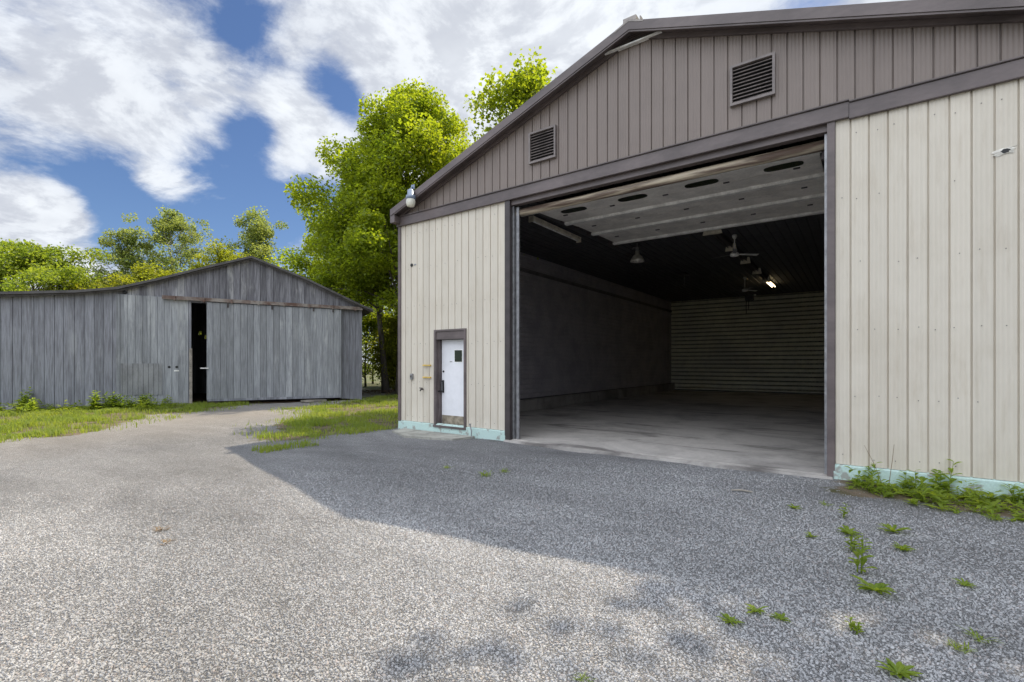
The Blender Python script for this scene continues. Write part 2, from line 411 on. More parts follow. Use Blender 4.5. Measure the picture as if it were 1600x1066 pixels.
def tag(o, label=None, cat=None, group=None, kind=None):
    if label: o['label'] = label
    if cat: o['category'] = cat
    if group: o['group'] = group
    if kind: o['kind'] = kind
    return o
def thing(name, loc, label, cat, group=None, rz=0):
    o = bpy.data.objects.new(name, None); COL.objects.link(o); o.location = loc; o.rotation_euler = (0, 0, rz)
    o.empty_display_size = .3
    return tag(o, label, cat, group)
def dup(o, loc, label=None, rz=None, scale=None, parent=None):
    c = o.copy(); COL.objects.link(c)
    if parent is None:
        c.location = loc
        if rz is not None: c.rotation_euler = (0, 0, rz)
        if scale: c.scale = (scale,) * 3
        if label: c['label'] = label
    else: c.parent = parent
    for ch in list(o.children): dup(ch, None, parent=c)
    return c
def npmesh(name, V, F, mat, attrs=None):
    me = bpy.data.meshes.new(name)
    k = F.shape[1]
    me.vertices.add(len(V)); me.vertices.foreach_set('co', np.ascontiguousarray(V, dtype=np.float32).ravel())
    me.loops.add(F.size); me.loops.foreach_set('vertex_index', np.ascontiguousarray(F, dtype=np.int32).ravel())
    me.polygons.add(len(F)); me.polygons.foreach_set('loop_start', np.arange(0, F.size, k, dtype=np.int32))
    me.materials.append(mat)
    for an, av in (attrs or {}).items():
        a = me.attributes.new(an, 'FLOAT', 'POINT'); a.data.foreach_set('value', np.ascontiguousarray(av, dtype=np.float32))
    me.update(calc_edges=True)
    return me


# ------------------------------------------------------------------ ground
def inside(poly, X, Y):
    r = np.zeros(X.shape, bool); n = len(poly)
    for i in range(n):
        x0, y0 = poly[i]; x1, y1 = poly[(i + 1) % n]
        c = ((y0 > Y) != (y1 > Y)) & (X < (x1 - x0) * (Y - y0) / (y1 - y0 + 1e-12) + x0)
        r ^= c
    return r
def sdist(poly, X, Y):
    d = np.full(X.shape, 1e9); n = len(poly)
    for i in range(n):
        ax, ay = poly[i]; bx, by = poly[(i + 1) % n]
        tt = np.clip(((X - ax) * (bx - ax) + (Y - ay) * (by - ay)) / ((bx - ax) ** 2 + (by - ay) ** 2), 0, 1)
        d = np.minimum(d, np.hypot(X - ax - tt * (bx - ax), Y - ay - tt * (by - ay)))
    return np.where(inside(poly, X, Y), -d, d)
GL = [(-6.2, -9.5), (-5.1, -6.3), (-5.3, -5.5), (-5.2, -4.8), (-7.0, -3.67), (-8.7, -2.1), (-9.3, -.5), (-11.0, 1.4), (-16.0, -7.5)]
GR = [(-.05, .5), (-.3, .0), (-.7, -.7), (-.55, -2.0), (-1.18, -2.9), (-2.78, -1.5), (-4.59, .4), (-6.6, 1.5), (-8.3, 4.2), (-8.6, 5.6), (-10.5, 12), (-.05, 12)]
GP = [(.25, -3.55), (.45, -3.5), (.12, -2.45), (-.1, -2.5)]
def wob(X, Y):
    return .22 * np.sin(X * 2.1 + 1.3 * np.sin(Y * 1.7)) + .16 * np.sin(Y * 3.7 + X * 1.9 + 2) + .09 * np.sin(X * 7.3 - Y * 6.1)
def soilmask(X, Y):
    d = np.minimum(sdist(GL, X, Y), sdist(GR, X, Y)) + wob(X, Y)
    # soil strip under the weeds by the right-hand siding
    w = np.maximum(np.abs(Y + .4) - .5, 8.95 - X) + wob(X * 2, Y * 2) * .5
    d = np.minimum(d, w * 1.3)
    return d
def gz(X, Y):
    return .012 * np.sin(X * .9 + Y * .5) + .009 * np.sin(X * 2.3 - Y * 1.7) + .005 * np.sin(X * 5 + Y * 6.1)

MB().add([(-900, -900, -.035), (900, -900, -.035), (900, 900, -.035), (-900, 900, -.035)], [(0, 1, 2, 3)]).build('ground', M['dirt'])['kind'] = 'structure'
gx = np.arange(-26, 30.01, .12); gy = np.arange(-24, 12.01, .12)
X, Y = np.meshgrid(gx, gy); sh_ = X.shape
Z = gz(X, Y); soil = soilmask(X, Y)
sv = np.clip(.5 - soil / .9, 0, 1)
tr1 = np.exp(-((X + .55 * Y + 1.0) / 1.1) ** 2)   # dusty strip on the drive to the shed door
dust = np.clip((-(X) - 1.5 + wob(X * .7, Y * .7)) / 5.0, 0, 1) * .9
dust = np.clip(dust, 0, .9)
idx = np.arange(X.size).reshape(sh_)
F = np.stack([idx[:-1, :-1], idx[:-1, 1:], idx[1:, 1:], idx[1:, :-1]], -1).reshape(-1, 4)
cx, cy = X.ravel()[F].mean(1), Y.ravel()[F].mean(1)
keep = ~((cx > .15) & (cx < 11.7) & (cy > .15))
F = F[keep]
me = npmesh('gravel_lot', np.stack([X, Y, Z], -1).reshape(-1, 3), F, M['gravel'], {'soil': sv.ravel(), 'dust': dust.ravel()})
go = bpy.data.objects.new('gravel_lot', me); COL.objects.link(go); go['kind'] = 'structure'
me.polygons.foreach_set('use_smooth', [True] * len(me.polygons))

# loose crushed stone lying on the lot, uncountable
ex = np.arange(-3.2, 13.6, .2); ey = np.arange(-9.5, .02, .2)
X, Y = np.meshgrid(ex, ey); Z = gz(X, Y)
dd = np.hypot(X - 9.08, Y + 8.31)
dn = np.clip(1.3 - dd / 6.8, .0, 1.0)
dn *= np.clip(soilmask(X, Y) / .5, 0.05, 1)
idx = np.arange(X.size).reshape(X.shape)
F = np.stack([idx[:-1, :-1], idx[:-1, 1:], idx[1:, 1:], idx[1:, :-1]], -1).reshape(-1, 4)
em = npmesh('gravel_stones', np.stack([X, Y, Z], -1).reshape(-1, 3), F, M['stone'], {'dens': dn.ravel()})
eo = bpy.data.objects.new('gravel_stones', em); COL.objects.link(eo)
tag(eo, 'loose grey crushed stone covering the lot in front of the barn', 'gravel', kind='stuff')
ng = bpy.data.node_groups.new('scatter stones', 'GeometryNodeTree')
ng.interface.new_socket('Geometry', in_out='INPUT', socket_type='NodeSocketGeometry')
ng.interface.new_socket('Geometry', in_out='OUTPUT', socket_type='NodeSocketGeometry')
N = ng.nodes; L = ng.links
gi = N.new('NodeGroupInput'); gout = N.new('NodeGroupOutput')
dp = N.new('GeometryNodeDistributePointsOnFaces'); dp.distribute_method = 'RANDOM'
at = N.new('GeometryNodeInputNamedAttribute'); at.data_type = 'FLOAT'; at.inputs['Name'].default_value = 'dens'
mu = N.new('ShaderNodeMath'); mu.operation = 'MULTIPLY'; mu.inputs[1].default_value = 4600.0
L.new(at.outputs[0], mu.inputs[0]); L.new(mu.outputs[0], dp.inputs['Density']); L.new(gi.outputs[0], dp.inputs['Mesh'])
ico = N.new('GeometryNodeMeshIcoSphere'); ico.inputs['Radius'].default_value = 1.0; ico.inputs['Subdivisions'].default_value = 1
sm = N.new('GeometryNodeSetMaterial'); sm.inputs['Material'].default_value = M['stone']; L.new(ico.outputs[0], sm.inputs[0])
ip = N.new('GeometryNodeInstanceOnPoints')
rv = N.new('FunctionNodeRandomValue'); rv.data_type = 'FLOAT_VECTOR'
rv.inputs[0].default_value = (0, 0, 0); rv.inputs[1].default_value = (6.28, 6.28, 6.28)
rs = N.new('FunctionNodeRandomValue'); rs.data_type = 'FLOAT_VECTOR'
rs.inputs[0].default_value = (.005, .0045, .0035); rs.inputs[1].default_value = (.0135, .0105, .008)
rs.inputs['Seed'].default_value = 3
L.new(dp.outputs['Points'], ip.inputs['Points']); L.new(sm.outputs[0], ip.inputs['Instance'])
L.new(rv.outputs[0], ip.inputs['Rotation']); L.new(rs.outputs[0], ip.inputs['Scale'])
L.new(ip.outputs[0], gout.inputs[0])
md = eo.modifiers.new('scatter', 'NODES'); md.node_group = ng

# ------------------------------------------------------------------ the big barn
RX, RZ, SL, OV = 5.94, 7.36, .345, .06            # ridge x, ridge z, slope, side overhang
roofz = lambda x: RZ - SL * abs(x - RX)
BW, BD = 11.88, 20.6
barn = thing('steel_barn', (0, 0, 0), 'large cream and brown metal-clad barn with a wide open overhead doorway', 'barn')
PITCH = .20
def front(u, v, d): return (u, d, v)
rr = random.Random(2)
GW, GD = .021, .024
def screws(wl, a, b):
    for i in range(60):
        xx = PITCH * i
        for zz in (.34, 1.15, 2.05, 2.95, 3.85, 4.7):
            px_, pz_ = xx + .07 + rr.uniform(-.03, .05), zz + rr.uniform(-.03, .03)
            if not a < px_ < b or 1.1 < px_ < 2.2 and pz_ < 2.45 or rr.random() < .25: continue
            s = .0065
            wl.add([(px_ + s * math.cos(a_), y_, pz_ + s * math.sin(a_)) for y_ in (-.006, .002) for a_ in [j * math.pi / 3 for j in range(6)]],
                   [tuple(range(5, -1, -1))] + [(j, (j + 1) % 6, 6 + (j + 1) % 6, 6 + j) for j in range(6)], 1)
wl = MB()
wl.ribs(.05, 1.18, PITCH, GW, GD, lambda u: .226, lambda u: 4.95, front)
wl.ribs(1.18, 2.13, PITCH, GW, GD, lambda u: 2.37, lambda u: 4.95, front)
wl.ribs(2.13, 3.2, PITCH, GW, GD, lambda u: .226, lambda u: 4.95, front)
screws(wl, .1, 3.1); wl.build('wall_siding', [M['cream'], M['screw']], barn)
wl = MB(); wl.ribs(8.83, BW, PITCH, GW, GD, lambda u: .226, lambda u: 4.95, front)
screws(wl, 8.9, 11.8); wl.build('wall_siding', [M['cream'], M['screw']], barn)
g = MB()
g.ribs(.02, BW - .02, PITCH, GW, GD, lambda u: 5.13, lambda u: roofz(u) - .09, front, phase=.05, extra=(RX,))
g.build('gable_siding', M['brown'], barn)
# structure behind the sheets
w = MB(); TZ = 5.235
w.box(0.02, 1.16, .03, .14, .0, TZ); w.box(2.15, 3.3, .03, .14, .0, TZ); w.box(1.16, 2.15, .03, .14, 2.38, TZ)
w.box(8.75, BW - .02, .03, .14, 0, TZ); w.box(3.3, 8.75, .03, .14, 4.93, TZ)
for yy in (.03, BD):
    w.prism([(.02, TZ), (BW - .02, TZ), (BW - .02, roofz(BW) - .08), (RX, RZ - .08), (.02, roofz(0) - .08)], yy, yy + .11)
w.box(0, .13, .14, BD, 0, TZ); w.box(BW - .13, BW, .14, BD, 0, TZ); w.box(0, BW, BD, BD + .11, 0, TZ - .002)
w.build('wall_frame', M['trimdark'], barn)
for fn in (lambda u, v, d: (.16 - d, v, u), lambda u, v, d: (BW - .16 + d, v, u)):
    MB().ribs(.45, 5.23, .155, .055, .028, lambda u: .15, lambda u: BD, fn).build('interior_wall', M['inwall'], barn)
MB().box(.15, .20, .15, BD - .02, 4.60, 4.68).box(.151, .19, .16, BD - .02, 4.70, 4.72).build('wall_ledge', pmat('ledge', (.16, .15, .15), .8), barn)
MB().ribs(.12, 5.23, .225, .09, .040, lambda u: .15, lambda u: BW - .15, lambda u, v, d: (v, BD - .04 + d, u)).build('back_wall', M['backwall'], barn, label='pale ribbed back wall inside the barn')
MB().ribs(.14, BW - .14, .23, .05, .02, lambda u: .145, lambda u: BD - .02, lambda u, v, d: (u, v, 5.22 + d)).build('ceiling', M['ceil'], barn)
M['curb'] = concrete_mat('curb concrete', (.30, .28, .26), (.14, .13, .12))
for a, b_ in ((.14, .36), (BW - .36, BW - .14)): MB().box(a, b_, .16, BD - .05, .06, .42).build('curb', M['curb'], barn)
MB().box(.14, BW - .14, .05, BD - .03, -.2, .055).box(3.22, 8.80, -.10, .05, -.2, .045).build('floor_slab', M['floor'], barn)
for x0, x1 in ((-.02, 3.21), (8.81, BW + .02)):
    f = MB().add([(x0, -.05, -.1), (x1, -.05, -.1), (x1, -.03, .205), (x0, -.03, .205), (x0, .04, -.1), (x1, .04, -.1), (x1, .04, .235), (x0, .04, .235)],
          [(0, 1, 2, 3), (3, 2, 6, 7), (1, 5, 6, 2), (4, 0, 3, 7), (5, 4, 7, 6)])
    f.build('foundation', M['mint'], barn)
# roof
r = MB()
for sgn in (-1, 1):
    xe = RX + sgn * (BW / 2 + OV)
    r.add([(RX, -.2, RZ), (xe, -.2, roofz(xe)), (xe, BD + .3, roofz(xe)), (RX, BD + .3, RZ), (RX, -.2, RZ - .07), (xe, -.2, roofz(xe) - .07), (xe, BD + .3, roofz(xe) - .07), (RX, BD + .3, RZ - .07)],
          [(0, 1, 2, 3), (7, 6, 5, 4), (0, 4, 5, 1), (1, 5, 6, 2), (2, 6, 7, 3)])
r.build('roof', M['roofmetal'], barn)
fa = MB()
for sgn in (-1, 1):
    xe = RX + sgn * (BW / 2 + OV + .02)
    fa.prism([(RX, RZ + .02), (xe, roofz(xe) + .02), (xe, roofz(xe) - .135), (RX, RZ - .135)], -.24, -.203)
    fa.prism([(RX, RZ - .072), (xe, roofz(xe) - .072), (xe, roofz(xe) - .11), (RX, RZ - .11)], -.203, .0)   # soffit
    fa.prism([(RX, RZ - .137), (xe, roofz(xe) - .137), (xe, roofz(xe) - .165), (RX, RZ - .165)], -.228, -.20)
    x1 = RX + sgn * (BW / 2 + .0)
    fa.prism([(RX, RZ - .112), (x1, roofz(x1) - .112), (x1, roofz(x1) - .19), (RX, RZ - .19)], -.045, -.004)
    # boxed eave return
    a, b = sorted((xe, xe - sgn * .16))
    fa.box(a + .003, b - .003, -.238, .02, roofz(xe) - .30, roofz(xe) - .138)
fa.build('fascia', M['trim'], barn)
MB().box(-.06, 8.98, -.06, -.003, 4.925, 5.14).box(-.07, 8.985, -.085, -.004, 5.141, 5.165).build('trim_band', M['trim'], barn, bevel=.006)
MB().box(8.982, BW + .05, -.052, -.003, 4.905, 5.12).box(8.986, BW + .05, -.075, -.004, 5.121, 5.145).build('trim_band', M['trim'], barn, bevel=.006)
for a, b_ in ((-.035, .05), (BW - .05, BW + .035)): MB().box(a, b_, -.03, .1, .2, 4.924).build('corner_trim', M['trim'], barn)
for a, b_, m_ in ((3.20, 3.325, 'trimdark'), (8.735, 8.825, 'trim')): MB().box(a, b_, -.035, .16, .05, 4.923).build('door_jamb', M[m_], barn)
h = MB(); h.box(3.325, 8.735, .02, .15, 4.83, 4.95); h.build('door_header', M['trim'], barn)
h = MB(); h.box(3.33, 3.36, .06, .2, .06, 4.82); h.box(3.36, 3.39, .16, .2, .06, 4.82); h.box(3.39, 3.45, .11, .15, .06, 4.80)
h.build('door_track', M['galv'], barn); MB().box(8.70, 8.73, .06, .2, .06, 4.82).build('door_track', M['galv'], barn)
# triangular vent under the ridge
v = MB(); zb = 7.10; hw = .68
v.prism([(RX - hw - .06, zb - .025), (RX + hw + .06, zb - .025), (RX + hw + .06, zb), (RX - hw - .06, zb)], -.09, -.01)
pv = v.build('ridge_vent_frame', M['whitemetal'], barn)
v = MB()
for k in range(6):
    z0 = zb + .004 + k * .032; ww = hw - k * .032 / SL
    if ww > .03: v.add([(RX - ww, -.07, z0), (RX + ww, -.07, z0), (RX + ww, -.04, z0 + .026), (RX - ww, -.04, z0 + .026)], [(0, 1, 2, 3)])
v.build('ridge_vent_slats', M['galv'], barn)
v = MB(); v.prism([(RX - hw, zb), (RX + hw, zb), (RX, zb + hw * SL)], -.035, -.02); v.build('ridge_vent_screen', M['black'], barn)
# ridge cap end
v = MB(); v.box(RX - .13, RX + .10, -.16, .5, RZ + .03, RZ + .13); v.box(RX + .14, RX + .16, -.1, .0, RZ, RZ + .12); v.box(RX - .20, RX - .18, -.1, .0, RZ - .05, RZ + .06)
v.prism([(RX - .25, RZ - .07), (RX, RZ + .035), (RX + .25, RZ - .07), (RX + .25, RZ - .10), (RX, RZ + .0), (RX - .25, RZ - .10)], -.245, BD)
v.build('ridge_cap', pmat('ridge cap metal', (.30, .27, .25), .5, .2), barn)
# square louvred vents
for x0 in (3.80, 7.49):
    fr = MB(); s = .61; z0 = 5.53
    for a in ((x0, x0 + s, z0, z0 + .035), (x0, x0 + s, z0 + s - .035, z0 + s), (x0, x0 + .035, z0 + .035, z0 + s - .035), (x0 + s - .035, x0 + s, z0 + .035, z0 + s - .035)):
        fr.box(a[0], a[1], -.06, -.002, a[2], a[3])
    vf = fr.build('louvre_vent', M['vent'], barn)
    sl = MB(); n = 10; st = (s - .07) / n
    for k in range(n):
        zz = z0 + .035 + k * st
        sl.add([(x0 + .035, -.052, zz + .004), (x0 + s - .035, -.052, zz + .004), (x0 + s - .035, -.012, zz + st * .72), (x0 + .035, -.012, zz + st * .72),
                (x0 + .035, -.048, zz), (x0 + s - .035, -.048, zz), (x0 + s - .035, -.008, zz + st * .68), (x0 + .035, -.008, zz + st * .68)],
               [(0, 1, 2, 3), (7, 6, 5, 4), (0, 4, 5, 1), (2, 6, 7, 3)])
    sl.build('slats', M['vent'], vf)
    MB().box(x0 + .03, x0 + s - .03, -.006, -.003, z0 + .03, z0 + s - .03).build('vent_backing', M['black'], vf)

# man door
md_ = MB()
md_.box(1.18, 1.235, -.035, .05, .19, 2.37); md_.box(2.085, 2.14, -.035, .05, .19, 2.37); md_.box(1.235, 2.085, -.035, .05, 2.33, 2.37)
md_.box(1.235, 2.085, -.012, .14, 2.15, 2.329)
md_.box(1.235, 1.262, .05, .30, .19, 2.15); md_.box(2.075, 2.085, .05, .30, .19, 2.15); md_.box(1.17, 2.15, -.06, .3, .155, .20)
dfr = md_.build('door_frame', M['trim'], barn)
MB().box(1.20, 2.12, -.03, .05, .06, .155).build('door_sill', M['pad'], dfr)
ds = MB().box(1.275, 2.07, .13, .175, .205, 2.14).build('entry_door', M['white'], barn, bevel=.004, label='white steel entry door with a small square pane')
MB().box(1.68, 1.90, .121, .132, 1.64, 1.90).box(1.665, 1.915, .124, .131, 1.625, 1.915, 1).build('window', [M['glassdark'], M['whitemetal']], ds)
MB().box(1.29, 2.055, .124, .131, .215, .42).build('kick_plate', M['kick'], ds)
hd = MB(); hd.box(1.30, 1.35, .118, .13, .93, 1.22); hd.tube([(1.325, .12, 1.19), (1.33, .06, 1.2), (1.335, .045, 1.12), (1.335, .05, .98), (1.325, .12, .95)], .013, 8)
hd.tube([(1.30, .12, .97), (1.30, .05, .97), (1.21, .045, .965)], .012, 8)
hd.build('handle', M['black'], ds)
bo = MB().lathe([(.001, .0), (.024, .0), (.024, .015), (.001, .016)], (0, 0, 0), 12).build('deadbolt', M['black'], ds)
bo.rotation_euler = (R(90), 0, 0); bo.location = (1.335, .13, 1.42)
MB().box(1.53, 1.60, .124, .132, 1.635, 1.655).build('name_plate', M['galv'], ds)

# overhead door, raised under the ceiling
od = MB(); ox0, ox1 = 3.50, 8.60
prof = [(.22, 4.64), (.42, 4.78), (.80, 4.845), (1.34, 4.872), (2.05, 4.925), (2.75, 4.965), (3.45, 4.985), (4.12, 5.00), (4.85, 5.015)]
ohd = thing('overhead_door', (6.05, 2.4, 4.7), 'raised pale sectional overhead door hanging flat under the barn ceiling', 'garage door')
OX, OY, OZ = ohd.location
for (y0, z0), (y1, z1) in zip(prof[1:], prof[2:]):
    p = MB(); gp = .012
    d_ = Vector((0, y1 - y0, z1 - z0)).normalized() * gp
    a0 = (y0 + d_.y - OY, z0 + d_.z - OZ); a1 = (y1 - d_.y - OY, z1 - d_.z - OZ); th = .045
    p.add([(ox0 - OX, a0[0], a0[1]), (ox1 - OX, a0[0], a0[1]), (ox1 - OX, a1[0], a1[1]), (ox0 - OX, a1[0], a1[1]),
           (ox0 - OX, a0[0], a0[1] + th), (ox1 - OX, a0[0], a0[1] + th), (ox1 - OX, a1[0], a1[1] + th), (ox0 - OX, a1[0], a1[1] + th)],
          [(0, 3, 2, 1), (4, 5, 6, 7), (0, 1, 5, 4), (1, 2, 6, 5), (2, 3, 7, 6), (3, 0, 4, 7)])
    pn = p.build('door_panel', M['doorpanel'], ohd)
    if y0 == .80:
        for xc in (4.18, 5.48, 6.78, 8.08):
            wv = MB(); n = 24; zc = (z0 + z1) / 2 + .03 * (z1 - z0) / (y1 - y0); yc = (y0 + y1) / 2 + .03; sl_ = (z1 - z0) / (y1 - y0)
            ring = []
            for q in range(n):
                a = 2 * math.pi * q / n
                ux = .29 * math.copysign(abs(math.cos(a)) ** .55, math.cos(a)); uy = .135 * math.copysign(abs(math.sin(a)) ** .75, math.sin(a))
                ring.append((xc + ux, yc + uy))
            vs = [(a - OX, b - OY, zc + (b - yc) * sl_ - OZ - .012) for a, b in ring] + [(a - OX, b - OY, zc + (b - yc) * sl_ - OZ - .001) for a, b in ring]
            wv.add(vs, [tuple(range(n))] + [(q, n + q, n + (q + 1) % n, (q + 1) % n) for q in range(n)])
            wv.build('window', M['glassdark'], pn)
st = MB()
for yy, zz in ((2.05, 4.925), (3.45, 4.985), (4.80, 5.013)):
    st.add([(xx - OX, yy + a - OY, zz + b - OZ) for xx in (ox0 - .04, ox1 + .05) for a, b in ((-.075, -.004), (-.05, -.055), (.05, -.055), (.075, -.004))],
           [(0, 1, 2, 3), (7, 6, 5, 4), (0, 4, 5, 1), (1, 5, 6, 2), (2, 6, 7, 3), (3, 7, 4, 0)])
st.build('strut', M['doorrib'], ohd)
b = MB(); b.tube([(3.36 - OX, .20 - OY, 4.70 - OZ), (8.72 - OX, .20 - OY, 4.715 - OZ)], .075, 14); b.build('bottom_rail', M['bar'], ohd, smooth=True)
b = MB(); b.box(3.36 - OX, 8.72 - OX, .29 - OY, .32 - OY, 4.66 - OZ, 4.80 - OZ); b.build('weather_seal', M['doorrib'], ohd)
hn = MB()
for yy, zz in prof[3:-1]:
    for kx in range(5):
        xx = ox0 + .35 + kx * 1.1 - OX
        hn.box(xx - .05, xx + .05, yy - .022 - OY, yy + .022 - OY, zz - .016 - OZ, zz - .0 - OZ)
hn.build('hinge', M['trimdark'], ohd)
tk = MB()
for xx in (3.40, 8.68):
    tk.tube([(xx - OX, .18 - OY, 4.5 - OZ), (xx - OX, .25 - OY, 4.7 - OZ), (xx - OX, .55 - OY, 4.88 - OZ), (xx - OX, 1.0 - OY, 4.98 - OZ), (xx - OX, 5.0 - OY, 5.09 - OZ)], .03, 6)
    for yy in (1.4, 2.1, 2.75, 3.45, 4.1, 4.8):
        tk.box(xx - .08 - OX, xx + .08 - OX, yy - .05 - OY, yy + .05 - OY, 4.96 - OZ, 5.19 - OZ)
tk.build('track', M['trimdark'], ohd)

# ---- things fixed to the front of the barn
yl = thing('wall_lamp', (.74, -.33, 5.36), 'blue-grey wall lamp with a milky globe at the left eave of the barn', 'lamp')
yl.scale = (.86,) * 3
MB().lathe([(.0, .28), (.05, .275), (.085, .24), (.09, .12), (.125, .10), (.13, .03), (.115, .0)], n=20).build('lamp_cap', M['lampcap'], yl, smooth=True)
MB().lathe([(.115, .0), (.125, -.05), (.118, -.13), (.09, -.185), (.0, -.20)], n=20).build('lamp_globe', M['globe'], yl, smooth=True)
MB().tube([(0, .0, .25), (0, .03, .34), (.0, .08, .36)], .02, 8).box(-.06, .06, .065, .085, .3, .42).build('bracket', M['lampcap'], yl)
for zz, lb in ((1.56, 'upper of two yellow metal brackets left of the white entry door'), (1.28, 'lower of two yellow metal brackets left of the white entry door')):
    q = MB(); q.box(-.12, .12, -.05, -.03, -.016, .016); q.box(-.12, -.09, -.03, .006, -.016, .016); q.box(.09, .12, -.03, .006, -.016, .016)
    tag(q.build('hose_bracket', M['yellow'], bevel=.004), lb, 'bracket', 'yellow brackets beside the entry door').location = (.95, -.006, zz)
sb = thing('switch_box', (.44, -.001, 1.22), 'small grey electrical box on the cream siding left of the door', 'switch box')
MB().box(-.04, .04, -.05, 0, 0, .14).build('box', M['galv'], sb, bevel=.006); MB().box(-.022, .022, -.058, -.051, .05, .10).build('cover', M['strip'], sb)
sp = thing('water_tap', (.80, 0, 1.0), 'small dark outdoor tap on the siding below the yellow brackets', 'tap')
MB().tube([(0, 0, 0), (0, -.07, 0), (.02, -.11, -.03)], .016, 8).build('spout', M['trimdark'], sp); MB().box(-.05, .05, -.075, -.065, .02, .04).tube([(0, -.07, 0), (0, -.07, .03)], .008, 6).build('handle', M['trimdark'], sp)
hb = MB(); hb.lathe([(.0, .02), (.035, .018), (.04, .0)], n=12); ho = tag(hb.build('wire_outlet', M['black']), 'dark round wire outlet high on the left cream siding', 'outlet'); ho.location = (.42, -.001, 3.95); ho.rotation_euler = (R(90), 0, 0)
pk = MB(); pk.box(.49, .57, -.006, -.001, 3.93, 3.965); pk.build('cover_plate', M['galv'], barn)
# the torn hole in the right-hand siding
tn = MB(); rr = random.Random(4); n = 18
outer = [(math.cos(2 * math.pi * i / n) * rr.uniform(.04, .13) * 1.1, math.sin(2 * math.pi * i / n) * rr.uniform(.035, .065)) for i in range(n)]
inner = [(math.cos(2 * math.pi * i / n) * rr.uniform(.025, .045), math.sin(2 * math.pi * i / n) * rr.uniform(.022, .035)) for i in range(n)]
outer = [(a + b * .9, b) for a, b in outer]
tn.add([(10.49 + a, -.004, 4.10 + b) for a, b in outer] + [(10.49 + a, -.014, 4.10 + b) for a, b in inner], [(i, (i + 1) % n, n + (i + 1) % n, n + i) for i in range(n)], 0)
tn.add([(10.49 + a, -.0135, 4.10 + b) for a, b in inner], [tuple(range(n))], 1)
tn.build('torn_hole', [pmat('bare torn metal', (.68, .65, .58), .4, nscale=20), M['black']], barn, label='torn hole with bare metal edges in the right siding')
# concrete pad, standpipe
pd = MB(); pd.prism([(0, 0)] * 3, 0, 0) if False else None
pts = [(.30, -.50), (1.15, -.88), (2.30, -.62), (2.42, -.06), (.25, -.06)]
pd.add([(a, b, .05) for a, b in pts] + [(a, b, -.05) for a, b in pts], [(0, 1, 2, 3, 4)] + [(i, 5 + i, 5 + (i + 1) % 5, (i + 1) % 5) for i in range(5)])
tag(pd.build('doorstep', M['pad']), 'low concrete step pad on the gravel before the white entry door', 'doorstep')
sk = MB(); sk.tube([(0, 0, -.05), (.01, -.01, .14), (-.03, -.015, .27)], .014, 7); sk.tube([(0, 0, 0), (.07, -.05, .02), (.10, -.10, .0)], .012, 6); sk.box(-.05, -.01, -.03, 0, .25, .29)
so_ = tag(sk.build('stub_pipe', M['galv']), 'short bent pipe standing by the mint foundation right of the door', 'pipe'); so_.location = (2.38, -.12, .03)

# ---- things hanging inside the barn
CZ = 5.22
def fluoro(y0, label, lit=False, x=5.97, z=CZ - .06, big=False, cat='light fixture', group=None):
    o = thing('strip_light', (x, y0, z), label, cat, group)
    L_ = 2.22
    MB().box(-.075, .075, .05, L_ - .05, -.045, .055).build('body', M['strip'] if not lit else M['cap'], o)
    w_ = .16 if not big else .24
    e = MB()
    e.add([(-w_, -.03, -.16), (w_, -.03, -.16), (w_ * .75, -.03, .05), (-w_ * .75, -.03, .05), (-w_, .05, -.16), (w_, .05, -.16), (w_ * .75, .05, .05), (-w_ * .75, .05, .05)],
          [(0, 1, 2, 3), (7, 6, 5, 4), (0, 4, 5, 1), (1, 5, 6, 2), (2, 6, 7, 3), (3, 7, 4, 0)])
    e.build('end_cap', M['cap'], o)
    tb = MB()
    for sx in (-.06, .06): tb.tube([(sx, .06, -.08), (sx, L_ - .06, -.08)], .019, 8)
    tb.build('tube', M['tube'] if lit else M['strip'], o)
    return o
GF = 'strip lights in a row along the barn ceiling'
fluoro(5.4, 'nearest unlit strip light under the barn ceiling, with a wide cream end cap', big=True, group=GF)
fluoro(7.7, 'unlit strip light second from the front, just behind the big ceiling fan', group=GF)
fluoro(10.0, 'unlit strip light third from the front, mid ceiling beyond the fan', group=GF)
fluoro(12.3, 'fourth strip light from the front, unlit, next to the glowing one', group=GF)
fluoro(14.6, 'the one glowing yellow strip light deep in the barn', lit=True, group=GF)
bt = thing('batten_light', (2.69, 1.75, CZ - .13), 'long pale unlit batten light beside the raised door, over the left wall', 'light fixture')
MB().box(-.06, .06, 0, 2.4, -.02, .06).build('body', M['cap'], bt); MB().tube([(0, .03, -.05), (0, 2.37, -.05)], .02, 8).build('tube', M['whitemetal'], bt)
for q in (-.03, 2.4): MB().box(-.07, .07, q, q + .03, -.08, .06).build('end_cap', M['cap'], bt)
